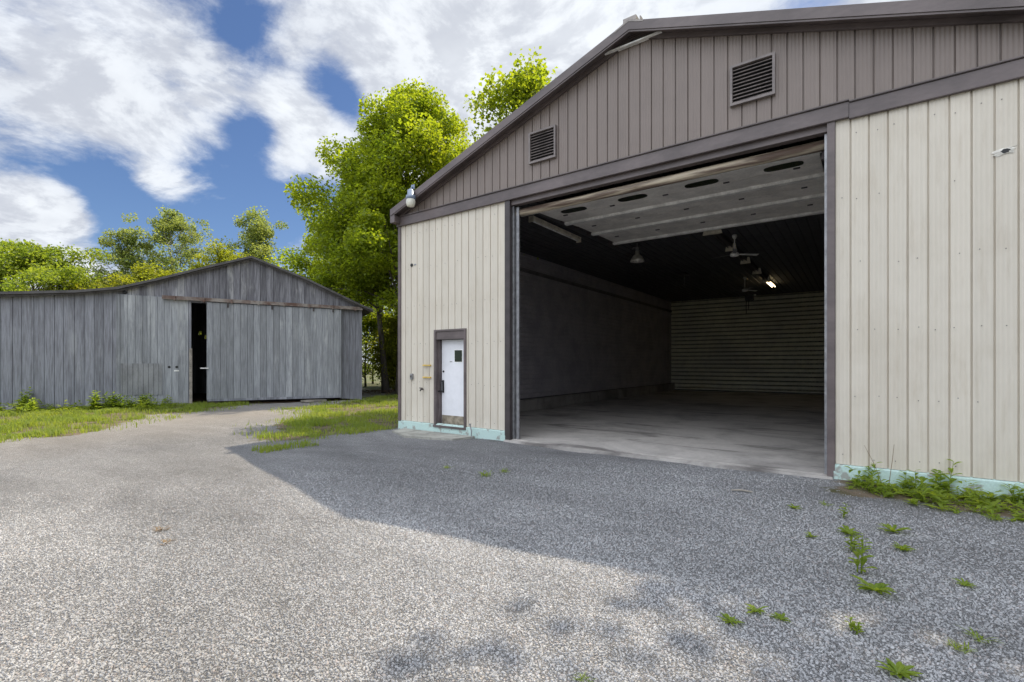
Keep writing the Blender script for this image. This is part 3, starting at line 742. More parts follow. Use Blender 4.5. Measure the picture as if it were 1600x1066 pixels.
def fan(loc, label, rz, rod=.52):
    o = thing('ceiling_fan', loc, label, 'ceiling fan', 'white ceiling fans in the barn', rz)
    MB().lathe([(.0, 0), (.06, 0), (.065, -.05), (.03, -.12), (.0, -.12)], n=16).build('canopy', M['whitemetal'], o, smooth=True)
    MB().tube([(0, 0, -.1), (0, 0, -rod)], .014, 8).build('rod', M['whitemetal'], o)
    MB().lathe([(.0, -rod + .06), (.04, -rod + .05), (.11, -rod), (.125, -rod - .05), (.10, -rod - .085), (.0, -rod - .095)], n=20).build('motor', M['whitemetal'], o, smooth=True)
    for k in range(3):
        a = k * 2 * math.pi / 3; ca, sa = math.cos(a), math.sin(a); bl = MB()
        P_ = [(.10, -.02, 0), (.18, -.045, .006), (.70, -.065, .012), (.70, .055, -.012), (.18, .04, -.006), (.10, .02, 0)]
        z0 = -rod - .02
        bl.add([(u * ca - q * sa, u * sa + q * ca, z0 + h_) for u, q, h_ in P_] + [(u * ca - q * sa, u * sa + q * ca, z0 + h_ - .006) for u, q, h_ in P_],
               [(0, 1, 2, 3, 4, 5), (11, 10, 9, 8, 7, 6)] + [(i, 6 + i, 6 + (i + 1) % 6, (i + 1) % 6) for i in range(6)])
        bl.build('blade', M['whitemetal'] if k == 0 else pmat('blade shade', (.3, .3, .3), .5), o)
    return o
fan((6.26, 6.7, CZ), 'white ceiling fan nearest the doorway, hanging on a long rod', R(42 - 34.6 + 34.6))
fan((5.24, 14.1, CZ), 'farther white ceiling fan hanging in front of the back wall', R(60))
hbl = thing('high_bay_lamp', (3.73, 5.9, 4.66), 'dome-shaped metal lamp hanging below the raised overhead door', 'lamp')
MB().lathe([(.0, .30), (.06, .30), (.065, .20), (.09, .18), (.15, .12), (.195, .03), (.205, -.02), (.19, -.02), (.14, .10), (.0, .14)], n=24).build('reflector', M['alum'], hbl, smooth=True)
MB().tube([(0, 0, .30), (0, 0, .36), (-.05, 0, .40), (-.12, 0, .41), (-.15, 0, .36)], .014, 8).lathe([(.0, .42), (.05, .40), (.05, .30), (.0, .29)], n=12).tube([(0, 0, .4), (0, 0, .53)], .012, 6).build('hook', M['galv'], hbl)
MB().lathe([(.0, -.04), (.05, -.02), (.06, .04), (.03, .12)], n=14).build('bulb', M['globe'], hbl, smooth=True)
cf = thing('ceiling_fixture', (3.5, 11.5, CZ), 'small grey dome fixture with a short rod, on the ceiling left of the strip lights', 'light fixture')
MB().lathe([(.0, 0), (.08, -.02), (.22, -.12), (.23, -.15), (.0, -.10)], n=18).build('dome', M['strip'], cf, smooth=True); MB().tube([(0, 0, -.1), (0, 0, -.5)], .016, 6).lathe([(0, -.48), (.03, -.5), (.0, -.54)], n=8).build('rod', M['galv'], cf)
ch = thing('heater_unit', (5.33, 14.6, 4.28), 'small dark unit with hanging cords under the far ceiling fan', 'heater')
MB().box(-.16, .16, -.1, .1, 0, .22).build('housing', M['black'], ch, bevel=.01); MB().tube([(-.12, 0, 0), (-.13, 0, -.3), (-.12, 0, -.55)], .012, 6).tube([(-.04, 0, 0), (-.03, 0, -.4)], .01, 6).build('cord', M['black'], ch)
MB().lathe([(0, .05), (.045, .04), (.05, 0), (0, -.04)], (.22, -.06, .2), 10).build('knob', M['whitemetal'], ch); MB().tube([(-.1, 0, .2), (-.1, 0, .97)], .008, 5).build('hanger', M['black'], ch)

# ------------------------------------------------------------------ weathered shed
shed = thing('wooden_shed', (-8.65, 5.43, 0), 'long weathered grey wooden shed with a low gable and sliding door ajar', 'shed', rz=math.atan2(.877, .48))
shed.scale = (1.034,) * 3
SD = 8.0
RP = [(.45, 3.86), (0, 4.02), (-2.2, 5.0), (-4.12, 5.69), (-5.6, 5.16), (-7.0, 4.63), (-8.2, 4.22), (-9.3, 4.03), (-11.3, 3.84), (-14.5, 3.66)]
def sroof(x):
    for (a, za), (b, zb_) in zip(RP, RP[1:]):
        if b <= x <= a: return za + (zb_ - za) * (x - a) / (b - a)
    return RP[-1][1]
brk = [p[0] for p in RP]
fs = lambda yo: (lambda u, v, d: (u, yo + d, v))
low = lambda u: .06 + .05 * math.sin(u * 7) + .03 * math.sin(u * 19)
sw = MB()
sw.ribs(-14.3, -8.25, .262, .016, .02, low, lambda u: sroof(u) - .05, fs(0), extra=brk, jit=.02)
sw.ribs(-8.25, -6.15, .24, .014, .02, lambda u: 3.9, lambda u: sroof(u) - .05, fs(0), extra=brk)
sw.build('wall', M['wood'], shed)
MB().ribs(-.86, 0, .24, .014, .02, low, lambda u: 3.9, fs(0)).build('wall', M['wood'], shed)
MB().ribs(-8.25, 0, .225, .014, .02, lambda u: 3.80 if u > -6.15 else 3.9, lambda u: sroof(u) - .05, fs(-.012), extra=brk, jit=.02).build('gable', M['woodgable'], shed)
fd = MB(); fd.ribs(-8.28, -6.17, .215, .014, .018, lambda u: .07 + .03 * math.sin(u * 9), lambda u: 3.98 - .02 * (u + 8.28), fs(-.06)); fd.box(-8.28, -6.17, -.04, .0, .12, 3.96)
so2 = fd.build('fixed_door', M['wooddoor'], shed, label='closed left door leaf of weathered boards')
mt = MB(); mt.ribs(-8.15, -6.95, .15, .03, .012, lambda u: .42, lambda u: 1.55, fs(-.078)); mt.build('metal_patch', pmat('dull metal patch', (.27, .275, .285), .45, .4, nscale=3, stretch=(1, 1, .4)), so2)
hl = MB()
for xx in (-6.72, -6.5): hl.lathe([(0, 0.005), (.035, .004), (.04, 0)], (0, 0, 0), 10)
for i, xx in enumerate((-6.75, -6.52)):
    q = MB().lathe([(0, .006), (.04, .005), (.045, 0)], n=12).build('bolt_hole', M['black'], so2); q.rotation_euler = (R(90), 0, 0); q.location = (xx, -.066, 1.42)
MB().box(-6.60, -6.45, -.068, -.063, 1.26, 1.31).build('tin_scrap', M['whitemetal'], so2)
# inner body: dark side and rear walls with a few chinks
bw = MB()
holes = [(-6.86, -6.72, 3.0, 3.2), (-6.60, -6.50, 2.82, 3.0), (-6.46, -6.40, 2.3, 2.42)]
xe = [-14.3, -6.86, -6.72, -6.60, -6.50, -6.46, -6.40, 0]; ze = [0, 2.3, 2.42, 2.82, 3.0, 3.2, 3.7]
for a, b_ in zip(xe, xe[1:]):
    for c_, d_ in zip(ze, ze[1:]):
        if any(h0 <= a and b_ <= h1 and z0 <= c_ and d_ <= z1 for h0, h1, z0, z1 in holes): continue
        bw.box(a, b_, SD - .05, SD, c_, d_)
for (a, za), (b_, zb_) in zip(RP[1:], RP[2:]):
    bw.prism([(a, 3.7), (a, za - .06), (b_, zb_ - .06), (b_, 3.7)] if zb_ > 3.72 else [(a, 3.7), (a, za - .06), (b_, 3.7)], SD - .05, SD)
bw.box(-.06, 0.0, .03, SD, .0, 4.0); bw.box(-14.3, -14.24, .03, SD, 0, 3.7)
bw.build('rear_wall', M['wood'], shed)
MB().box(-14.3, 0, .05, SD, -.02, .02).build('floor', M['litter'], shed)
rf = MB()
n = len(RP)
vs = [(a, -.22, b_ ) for a, b_ in RP] + [(a, SD + .2, b_) for a, b_ in RP] + [(a, -.22, b_ - .085) for a, b_ in RP] + [(a, SD + .2, b_ - .085) for a, b_ in RP]
fcs = []
for i in range(n - 1):
    fcs += [(i, i + 1, n + i + 1, n + i), (2 * n + i + 1, 2 * n + i, 3 * n + i, 3 * n + i + 1), (i, 2 * n + i, 2 * n + i + 1, i + 1), (n + i + 1, 3 * n + i + 1, 3 * n + i, n + i)]
fcs += [(0, n, 3 * n, 2 * n), (n - 1, 3 * n - 1, 4 * n - 1, 2 * n - 1)]
rf.add(vs, fcs)
for i in range(n - 1):    # ragged barge board, a little uneven
    a, za = RP[i]; b_, zb_ = RP[i + 1]
    rf.prism([(a, za - .09), (b_, zb_ - .09), (b_, zb_ - .14 - .02 * (i % 2)), (a, za - .14)], -.15, -.11, 1)
rf.build('roof', [M['shedroof'], M['shedroof']], shed)
rl = MB(); rl.bar((-6.95, -.10, 3.96), (.02, -.10, 3.88), .06, .10); rl.bar((-6.95, -.16, 3.90), (.02, -.16, 3.82), .03, .045, 1)
for k in range(8): rl.box(-6.6 + k * .9, -6.54 + k * .9, -.19, -.06, 3.84 - k * .01, 3.98 - k * .01, 1)
rl.build('door_rail', [M['rail'], M['rail']], shed)
dr = MB(); dr.ribs(-5.56, -.85, .224, .013, .018, lambda u: .20 - .012 * (u + 5.56), lambda u: 3.83 - .011 * (u + 5.56), fs(-.13), jit=.012); dr.box(-5.56, -.85, -.105, -.06, .24, 3.74)
dr.box(-5.58, -5.55, -.135, -.05, .2, 3.84); dr.box(-.86, -.83, -.135, -.05, .16, 3.80)
sdo = dr.build('sliding_door', M['wooddoor'], shed, label='wide sliding door of weathered boards pushed to the right')
MB().box(-5.56, -.85, -.138, -.10, .135, .225).build('bottom_board', M['wood'], sdo)
MB().box(-5.78, -5.52, -.16, -.135, 1.36, 1.39).build('latch', M['whitemetal'], sdo)
for xx in (-4.9, -3.4, -1.9, -1.15): MB().box(xx - .03, xx + .03, -.16, -.135, 3.66, 3.86).build('hanger', M['trimdark'], sdo)
ps = MB(); ps.box(-.11, .015, -.03, .10, .02, 3.9); ps.build('corner_post', M['wood'], shed)
ps = MB(); ps.box(-6.16, -6.08, -.05, .05, .05, 3.85); ps.box(-6.13, -6.04, -.11, -.055, .05, 2.1, 1); ps.build('door_post', [M['wood'], M['oldwood']], shed)
kn = MB().lathe([(0, .03), (.06, .025), (.07, 0)], n=10).build('knot_hole', M['black'], shed); kn.rotation_euler = (R(90), 0, 0); kn.location = (-8.05, -.014, 4.05)
def shw(lx, ly): return (-8.65 + 1.034 * (.48 * lx - .877 * ly), 5.43 + 1.034 * (.877 * lx + .48 * ly))
th_ = MB().box(-.35, .35, -.16, .1, 0, .07); o = tag(th_.build('threshold_plank', M['oldwood'], bevel=.01), 'flat grey plank lying at the foot of the dark door gap', 'plank'); a, b_ = shw(-6.15, -.2); o.location = (a, b_, .0); o.rotation_euler = (0, 0, math.atan2(.877, .48))
pl = MB().box(-.5, .5, -.12, .1, 0, .09); o = tag(pl.build('plank', M['oldwood'], bevel=.01), 'pale plank lying under the right end of the sliding door', 'plank'); a, b_ = shw(-1.9, -.3); o.location = (a, b_, .0); o.rotation_euler = (0, 0, math.atan2(.877, .48))

# ------------------------------------------------------------------ leaves, trees
def leafmesh(C, size, rng, flat=.5, asp=.8, fold=.25):
    """one folded kite per leaf, centres C"""
    n = len(C)
    nrm = rng.normal(size=(n, 3)); nrm[:, 2] = np.abs(nrm[:, 2]) + flat
    nrm /= np.linalg.norm(nrm, axis=1)[:, None]
    a = rng.normal(size=(n, 3)); u = np.cross(nrm, a); u /= np.linalg.norm(u, axis=1)[:, None]
    w_ = np.cross(nrm, u)
    s = (size * rng.uniform(.6, 1.3, n))[:, None]
    p0 = C - u * s * .5; p2 = C + u * s * .5
    pl_ = C + w_ * s * asp * .5 + nrm * s * fold; pr = C - w_ * s * asp * .5 + nrm * s * fold
    V = np.stack([p0, pr, p2, pl_], 1).reshape(-1, 3)
    i = np.arange(n)[:, None] * 4
    F = np.concatenate([i + np.array([[0, 1, 2]]), i + np.array([[0, 2, 3]])], 0)
    F = F.reshape(2, n, 3).transpose(1, 0, 2).reshape(-1, 3)
    return V, F

def tree(name, label, loc, h, prof, n_leaf, leaf, mat, bark='bark', seed=1, tr=.18, base=.25, nl=26, clus=.55, lean=(0, 0), group=None, cat='tree', up=.45, droop=0.0, twig=5):
    """prof: list of (relative height, crown radius)"""
    rng = np.random.default_rng(seed); rr = random.Random(seed)
    o = thing(name, loc, label, cat, group)
    hs = [p[0] for p in prof]; rs_ = [p[1] for p in prof]
    rad = lambda q: float(np.interp(q, hs, rs_))
    wd = MB()
    path = []
    wx, wy = rr.uniform(0, 6), rr.uniform(0, 6)
    for i in range(10):
        q = i / 9
        path.append((lean[0] * q ** 1.3 + .18 * math.sin(wx + q * 5) * q, lean[1] * q ** 1.3 + .18 * math.sin(wy + q * 4) * q, h * .93 * q))
    radii = [tr * (1 - .92 * (i / 9)) * (1.35 if i == 0 else 1) for i in range(10)]
    wd.tube([(path[0][0], path[0][1], -.1)] + path[1:], radii, 7)
    tp = lambda q: Vector(path[0]).lerp(Vector(path[0]), 0) if q <= 0 else Vector(path[min(8, int(q * 9))]).lerp(Vector(path[min(9, int(q * 9) + 1)]), q * 9 - int(q * 9) if q < 1 else 1)
    cl = []      # cluster centre, weight
    ga = rr.uniform(0, 6)
    for i in range(nl):
        q = base + (1 - base) * ((i + rr.random() * .8) / nl) ** .9
        q = min(q, .985)
        q0 = max(.08, q - rr.uniform(.04, .16))
        st = tp(q0 * .98)
        ang = ga + i * 2.4 + rr.uniform(-.5, .5)
        L_ = rad(q) * rr.uniform(.62, 1.12)
        end = tp(q * .98) + Vector((math.cos(ang) * L_, math.sin(ang) * L_, L_ * up * rr.uniform(.1, .9) - droop * L_))
        mid = st.lerp(end, .5) + Vector((rr.uniform(-.1, .1), rr.uniform(-.1, .1), .10 * L_))
        r0 = tr * (1 - q0) * .42 + .012
        wd.tube([st, st.lerp(mid, .6) + Vector((0, 0, .02 * L_)), mid, end], [r0, r0 * .75, r0 * .55, .008], 5, caps=False)
        for k in range(twig):
            f = rr.uniform(.35, 1.0) if k else 1.0
            c_ = st.lerp(mid, f * 2) if f < .5 else mid.lerp(end, f * 2 - 1)
            e = c_ + Vector((rr.gauss(0, 1), rr.gauss(0, 1), rr.gauss(.15, .7))) * (.16 * L_ + .12)
            if k: wd.tube([c_, e], [.012, .005], 4, caps=False)
            cl.append((e, rr.uniform(.35, 1.4)))
    cl.append((tp(1.0), 1.0)); cl.append((tp(.95), 1.0))
    C = np.array([list(c[0]) for c in cl]); wt = np.array([c[1] for c in cl]); wt /= wt.sum()
    pick = rng.choice(len(C), n_leaf, p=wt)
    sig = clus * rng.uniform(.6, 1.25, len(C))
    off = rng.normal(size=(n_leaf, 3)) * np.array([1, 1, .62])
    # leaves sit more on the outside of a clump than in its heart
    ln = np.linalg.norm(off, axis=1)[:, None]; off = off / ln * np.minimum(ln, 1.9) ** .75
    P_ = C[pick] + off * sig[pick][:, None]
    P_[:, 2] = np.maximum(P_[:, 2], .1)
    V, F = leafmesh(P_, leaf, rng)
    fo = bpy.data.objects.new('foliage', npmesh('foliage', V, F, M[mat])); COL.objects.link(fo); fo.parent = o
    wd.build('trunk', M[bark], o, smooth=True)
    return o

MAP = [(.12, 1.2), (.25, 3.6), (.4, 4.5), (.6, 4.3), (.78, 3.3), (.92, 1.7), (1, .5)]
tree('maple_tree', 'tall leafy green maple just left of the barn, tallest crown beside its roof', (-9.5, 8.4, 0), 16.0, [(.1, 1.0), (.2, 3.0), (.4, 4.1), (.6, 4.1), (.75, 3.5), (.9, 2.1), (1, .6)], 80000, .155, 'leaf_maple', seed=11, tr=.22, base=.30, nl=46, lean=(.4, .2))
tree('maple_tree', 'leaning second trunk of the maples between shed and barn, crown low', (-11.7, 9.3, 0), 13.0, [(.2, 2.0), (.4, 3.6), (.7, 3.2), (1, .6)], 38000, .155, 'leaf_maple', seed=12, tr=.19, base=.42, nl=28, lean=(-.9, -.6))
tree('maple_tree', 'broad green maple whose crown overhangs the right end of the shed roof', (-16.6, 10.1, 0), 11.6, [(.2, 2.0), (.45, 3.6), (.7, 3.2), (.9, 1.9), (1, .7)], 44000, .16, 'leaf_maple', seed=13, tr=.18, base=.3, nl=30, lean=(.6, .6))
tree('maple_tree', 'slim maple close to the barn whose top rises alone above the roof slope', (-1.3, 5.5, 0), 12.7, [(.4, .9), (.55, 1.25), (.7, 1.4), (.85, 1.15), (.95, .7), (1, .3)], 15000, .14, 'leaf_maple', seed=24, tr=.14, base=.42, nl=30, clus=.4, lean=(1.1, .3))
tree('maple_tree', 'yellow-green maple crowding behind the tall maple against the barn roof', (-9.4, 12.6, 0), 14.2, [(.2, 1.8), (.45, 2.9), (.7, 2.8), (.9, 1.7), (1, .6)], 34000, .16, 'leaf_yellow', seed=15, tr=.17, base=.45, nl=28)
BIR = [(.25, .8), (.4, 1.9), (.6, 2.1), (.8, 1.4), (1, .3)]
tree('birch_tree', 'airy birch with loose leaves standing behind the left of the shed', (-27.9, 5.0, 0), 12.4, [(.3, 1.2), (.5, 2.6), (.7, 2.6), (.88, 1.5), (1, .3)], 19000, .13, 'leaf_birch', 'birchbark', 31, .11, .3, 40, .30, up=.8)
tree('birch_tree', 'narrow loose-leaved birch behind the shed, with its crown leaning left', (-28.9, 2.9, 0), 10.8, BIR, 11000, .13, 'leaf_birch', 'birchbark', 32, .10, .3, 32, .30, up=.8)
tree('birch_tree', 'slender tree rising just right of the shed ridge', (-25.2, 9.0, 0), 13.0, [(.3, .8), (.5, 1.3), (.75, 1.45), (.9, 1.1), (1, .4)], 16000, .14, 'leaf_birch', 'bark', 33, .11, .35, 30, .34, up=.7)
tree('young_tree', 'yellow-green young tree showing over the shed roof below the birch', (-23.4, 6.0, 0), 9.0, [(.2, 1.5), (.5, 2.6), (.8, 2.0), (1, .6)], 20000, .14, 'leaf_yellow', 'bark', 34, .10, .25, 34, .36, up=.7)
tree('young_tree', 'yellow-green young tree close behind the left slope of the shed gable', (-25.5, 2.8, 0), 7.9, [(.2, 1.5), (.5, 2.2), (.8, 1.6), (1, .5)], 16000, .14, 'leaf_yellow', 'bark', 35, .10, .25, 28, .36, up=.7)
tree('young_tree', 'small yellow-green tree showing right of the shed ridge', (-20.6, 9.2, 0), 7.6, [(.2, 1.4), (.5, 2.0), (.8, 1.6), (1, .5)], 7500, .18, 'leaf_yellow', 'bark', 36, .09, .25, 20, .45)
tree('leafy_tree', 'dense green tree behind the shed at the left edge of the photo', (-28.2, -1.6, 0), 8.6, [(.15, 2.0), (.5, 3.0), (.8, 2.1), (1, .7)], 32000, .14, 'leaf_bush', 'bark', 37, .15, .2, 44, .38, up=.7)
tree('shrub', 'low yellow-green shrub behind the shed, between the left tree and the birches', (-29.3, 1.0, 0), 6.9, [(.1, 1.4), (.5, 2.2), (.8, 1.6), (1, .6)], 16000, .14, 'leaf_yellow', 'bark', 38, .09, .15, 30, .36, cat='shrub')
tree('shrub', 'rounded yellow-green shrub just right of the dense left tree', (-27.0, -.2, 0), 6.3, [(.1, 1.4), (.5, 1.9), (.8, 1.4), (1, .6)], 15000, .14, 'leaf_yellow', 'bark', 39, .08, .15, 28, .36, cat='shrub')
tree('leafy_tree', 'thin-crowned small tree over the shed roof beside the birches', (-30.4, 2.2, 0), 7.8, [(.3, .8), (.5, 1.5), (.8, 1.4), (1, .5)], 6000, .13, 'leaf_birch', 'bark', 40, .09, .3, 26, .32, up=.8)
tree('leafy_tree', 'green tree farther back behind the shed gable', (-31, 8.5, 0), 8.6, [(.1, 2.0), (.5, 2.8), (.8, 2.1), (1, .7)], 10000, .22, 'leaf_bush', 'bark', 41, .13, .2, 26, .6)
us = [(-13.0, 12.2, 4.0, 1.5), (-15.0, 14.5, 6.0, 2.0), (-11.6, 14.2, 4.6, 1.5), (-19.0, 13.6, 6.5, 2.3), (-12.6, 15.6, 6.5, 2.4), (-17.2, 17.0, 8.0, 2.6), (-22.5, 17, 9, 3)]
ul = ['bright shrub filling the gap between shed and barn, lowest and nearest', 'leafy sapling behind the maple trunks in the gap beside the shed', 'leafy sapling close to the barn corner behind the maple trunks',
      'bushy sapling behind the right end of the shed', 'dense sapling deep in the gap between shed and barn', 'tall sapling farthest back in the gap beside the barn', 'bushy tree behind the shed, under the maple crowns']
for i, ((a, b_, hh, cr), lb) in enumerate(zip(us, ul)):
    tree('sapling', lb, (a, b_, 0), hh, [(.05, cr * .7), (.4, cr), (.8, cr * .8), (1, .3)], 5500, .15, 'leaf_bush' if i % 2 else 'leaf_yellow', 'bark', 50 + i, .07, .08, 24, .5)
sh5 = [(-12.1, 10.9, 4.0, 1.5, 'low leafy shrub at the foot of the maple trunks, nearest the shed corner'), (-13.8, 12.9, 4.8, 1.6, 'leafy shrub behind the maple trunks, second from the shed corner'),
       (-10.9, 11.9, 3.8, 1.3, 'low leafy shrub behind the maple trunks, beside the barn corner'), (-16.2, 15.6, 4.4, 1.8, 'taller leafy shrub deep in the gap between shed and barn'), (-12.9, 14.0, 3.6, 1.5, 'leafy shrub in the middle of the gap, behind the lower ones')]
for i, (a, b_, hh, cr, lb) in enumerate(sh5):
    tree('shrub', lb, (a, b_, 0), hh, [(.02, cr * .9), (.4, cr), (.8, cr * .8), (1, .3)], 11000, .13, ('leaf_yellow', 'leaf_bush')[i % 2], 'bark', 70 + i, .05, .04, 26, .36, cat='shrub', up=.6)
lm = MB(); rr = random.Random(9)
for k in range(700):
    x_, y_ = rr.gauss(-11.0, 1.3), rr.gauss(9.6, .9); a_ = rr.uniform(0, 6.28); s_ = rr.uniform(.05, .11); zz_ = .04 + .12 * math.exp(-((x_ + 11) ** 2 + (y_ - 9.6) ** 2) / 2) + rr.uniform(0, .05)
    lm.add([(x_ + s_ * math.cos(a_ + q) * (1, .6)[j % 2], y_ + s_ * math.sin(a_ + q) * (1, .6)[j % 2], zz_ + rr.uniform(-.02, .03)) for j, q in enumerate((0, 1.57, 3.14, 4.71))], [(0, 1, 2, 3)])
tag(lm.build('leaf_litter', M['litter']), 'brown dead leaves on the ground under the maple trunks', 'leaf litter', kind='stuff')
# the tree outside the picture on the right whose crown shades the foreground
tree('maple_tree', 'large maple standing right of the barn, out of view, shading the gravel', (15.6, 4.0, 0), 17.5, [(.2, 1.6), (.4, 3.2), (.52, 4.4), (.65, 5.5), (.85, 4.6), (1, 1.2)], 75000, .30, 'leaf_maple', seed=61, tr=.3, base=.25, nl=48, clus=.85)

# ------------------------------------------------------------------ grass and weeds
def blades(name, polys, n, hmin, hmax, wdt, label, mat, seed, cond):
    rng = np.random.default_rng(seed)
    out = []
    for poly, share in polys:
        P_ = np.array(poly); lo, hi = P_.min(0), P_.max(0); got = 0; acc = []
        while got < n * share:
            q = rng.uniform(lo, hi, (int(n * 2), 2)); q = q[cond(q[:, 0], q[:, 1], rng)]
            acc.append(q); got += len(q)
        out.append(np.concatenate(acc)[:int(n * share)])
    Q = np.concatenate(out); n = len(Q)
    base = np.stack([Q[:, 0], Q[:, 1], gz(Q[:, 0], Q[:, 1]) - .005], 1)
    patch = .55 + .45 * np.sin(Q[:, 0] * 2.7 + 2 * np.sin(Q[:, 1] * 1.9)) * np.sin(Q[:, 1] * 3.1 + 1)
    hh = (rng.uniform(hmin, hmax, n) * (.6 + .6 * patch))[:, None]
    a = rng.uniform(0, 6.283, n); d_ = np.stack([np.cos(a), np.sin(a), np.zeros(n)], 1); s_ = np.stack([-np.sin(a), np.cos(a), np.zeros(n)], 1)
    ln = (rng.uniform(.15, .8, n))[:, None]
    w_ = (wdt * rng.uniform(.6, 1.4, n))[:, None]
    upv = np.array([[0, 0, 1.0]])
    V = np.stack([base - s_ * w_, base + s_ * w_, base + d_ * hh * ln * .35 + upv * hh * .6 + s_ * w_ * .7, base + d_ * hh * ln * .35 + upv * hh * .6 - s_ * w_ * .7, base + d_ * hh * ln + upv * hh * (1 - .35 * ln)], 1).reshape(-1, 3)
    i = np.arange(n)[:, None] * 5
    F = np.stack([i + np.array([[0, 1, 2]]), i + np.array([[0, 2, 3]]), i + np.array([[3, 2, 4]])], 1).reshape(-1, 3)
    o = bpy.data.objects.new(name, npmesh(name, V, F, M[mat])); COL.objects.link(o)
    return tag(o, label, 'grass', kind='stuff')
def cgrass(X, Y, rng):
    d = np.minimum(np.minimum(sdist(GL, X, Y), sdist(GR, X, Y)) + wob(X, Y), sdist(GP, X, Y) + .25)
    pn = np.sin(X * 1.3 + Y * .7 + np.sin(X * 3.1)) * np.sin(Y * 1.1 - X * .4 + np.sin(Y * 2.7 + X)) + .5 * np.sin(X * 4.1 + Y * 2.3) * np.sin(Y * 5.2 - X * 1.7)
    pr = np.clip(.45 - d / .9, 0.0, 1) * np.clip(.28 + 1.3 * pn, .04, 1) + .03 * (d < .9)
    return (rng.random(X.shape) < pr) & ~((X > -.1) & (Y > -.05))
blades('grass', [(GL, .44), (GR, .545), (GP, .005)], 80000, .05, .19, .008, 'short sunlit grass on both sides of the gravel drive to the shed', 'grass', 71, cgrass)

def plant_leaves(specs):
    """specs: list of (base xyz, direction az, rise, length, width) -> one mesh of pointed, bent leaves"""
    V = []; F = []
    for (bx, by, bz), az, rise, ln, wd in specs:
        d = Vector((math.cos(az), math.sin(az), 0)); s = Vector((-math.sin(az), math.cos(az), 0)); o = len(V)
        for k, (f, wf) in enumerate(((0, .18), (.3, .75), (.62, 1.0), (.85, .6), (1, .03))):
            c = Vector((bx, by, bz)) + d * ln * f * math.cos(rise * (1 - .5 * f)) + Vector((0, 0, ln * (math.sin(rise) * f - .45 * f * f * max(.2, math.sin(rise)))))
            V += [c - s * wd * wf * .5 + Vector((0, 0, wd * .18 * wf)), c, c + s * wd * wf * .5 + Vector((0, 0, wd * .18 * wf))]
        for k in range(4):
            a = o + k * 3
            F += [(a, a + 1, a + 4, a + 3), (a + 1, a + 2, a + 5, a + 4)]
    return V, F
def plant(name, loc, label, kind, size, seed, cat='weed', group=None):
    rr = random.Random(seed); sp = []; stem = MB()
    if kind == 'rosette':
        n = rr.randint(14, 22)
        for k in range(n): sp.append(((0, 0, .004), k * 2.4 + rr.uniform(-.4, .4), rr.uniform(.25, .95), size * rr.uniform(.45, 1.1), size * rr.uniform(.15, .26)))
    elif kind == 'tuft':
        for k in range(rr.randint(26, 40)): sp.append(((rr.gauss(0, size * .22), rr.gauss(0, size * .22), .0), rr.uniform(0, 6.28), rr.uniform(.5, 1.3), size * rr.uniform(.4, .9), size * .06))
    else:
        for s_ in range(rr.randint(2, 4) if kind == 'stalk' else rr.randint(7, 11)):
            h = size * rr.uniform(.55, 1.1); bx, by = rr.gauss(0, size * .16), rr.gauss(0, size * .16); ax, ay = rr.gauss(0, .14), rr.gauss(0, .14)
            stem.tube([(bx, by, -.01), (bx + ax * h * .4, by + ay * h * .4, h * .5), (bx + ax * h, by + ay * h, h)], [.005, .004, .002], 5)
            m_ = 9 if kind == 'stalk' else 13
            for k in range(m_):
                f = .12 + .88 * k / (m_ - 1)
                sp.append(((bx + ax * h * f, by + ay * h * f, h * f), k * 2.4 + rr.random(), rr.uniform(.3, .9), size * (.36 - .2 * f) * rr.uniform(.8, 1.3) + .02, size * (.17 - .08 * f) + .008))
    V, F = plant_leaves(sp)
    o = thing(name, loc, label, cat, group, rr.uniform(0, 6))
    m = MB(); m.add(V, F); m.build('leaves', M['weed'], o)
    if stem.v: stem.build('stem', M['weed'], o)
    return o
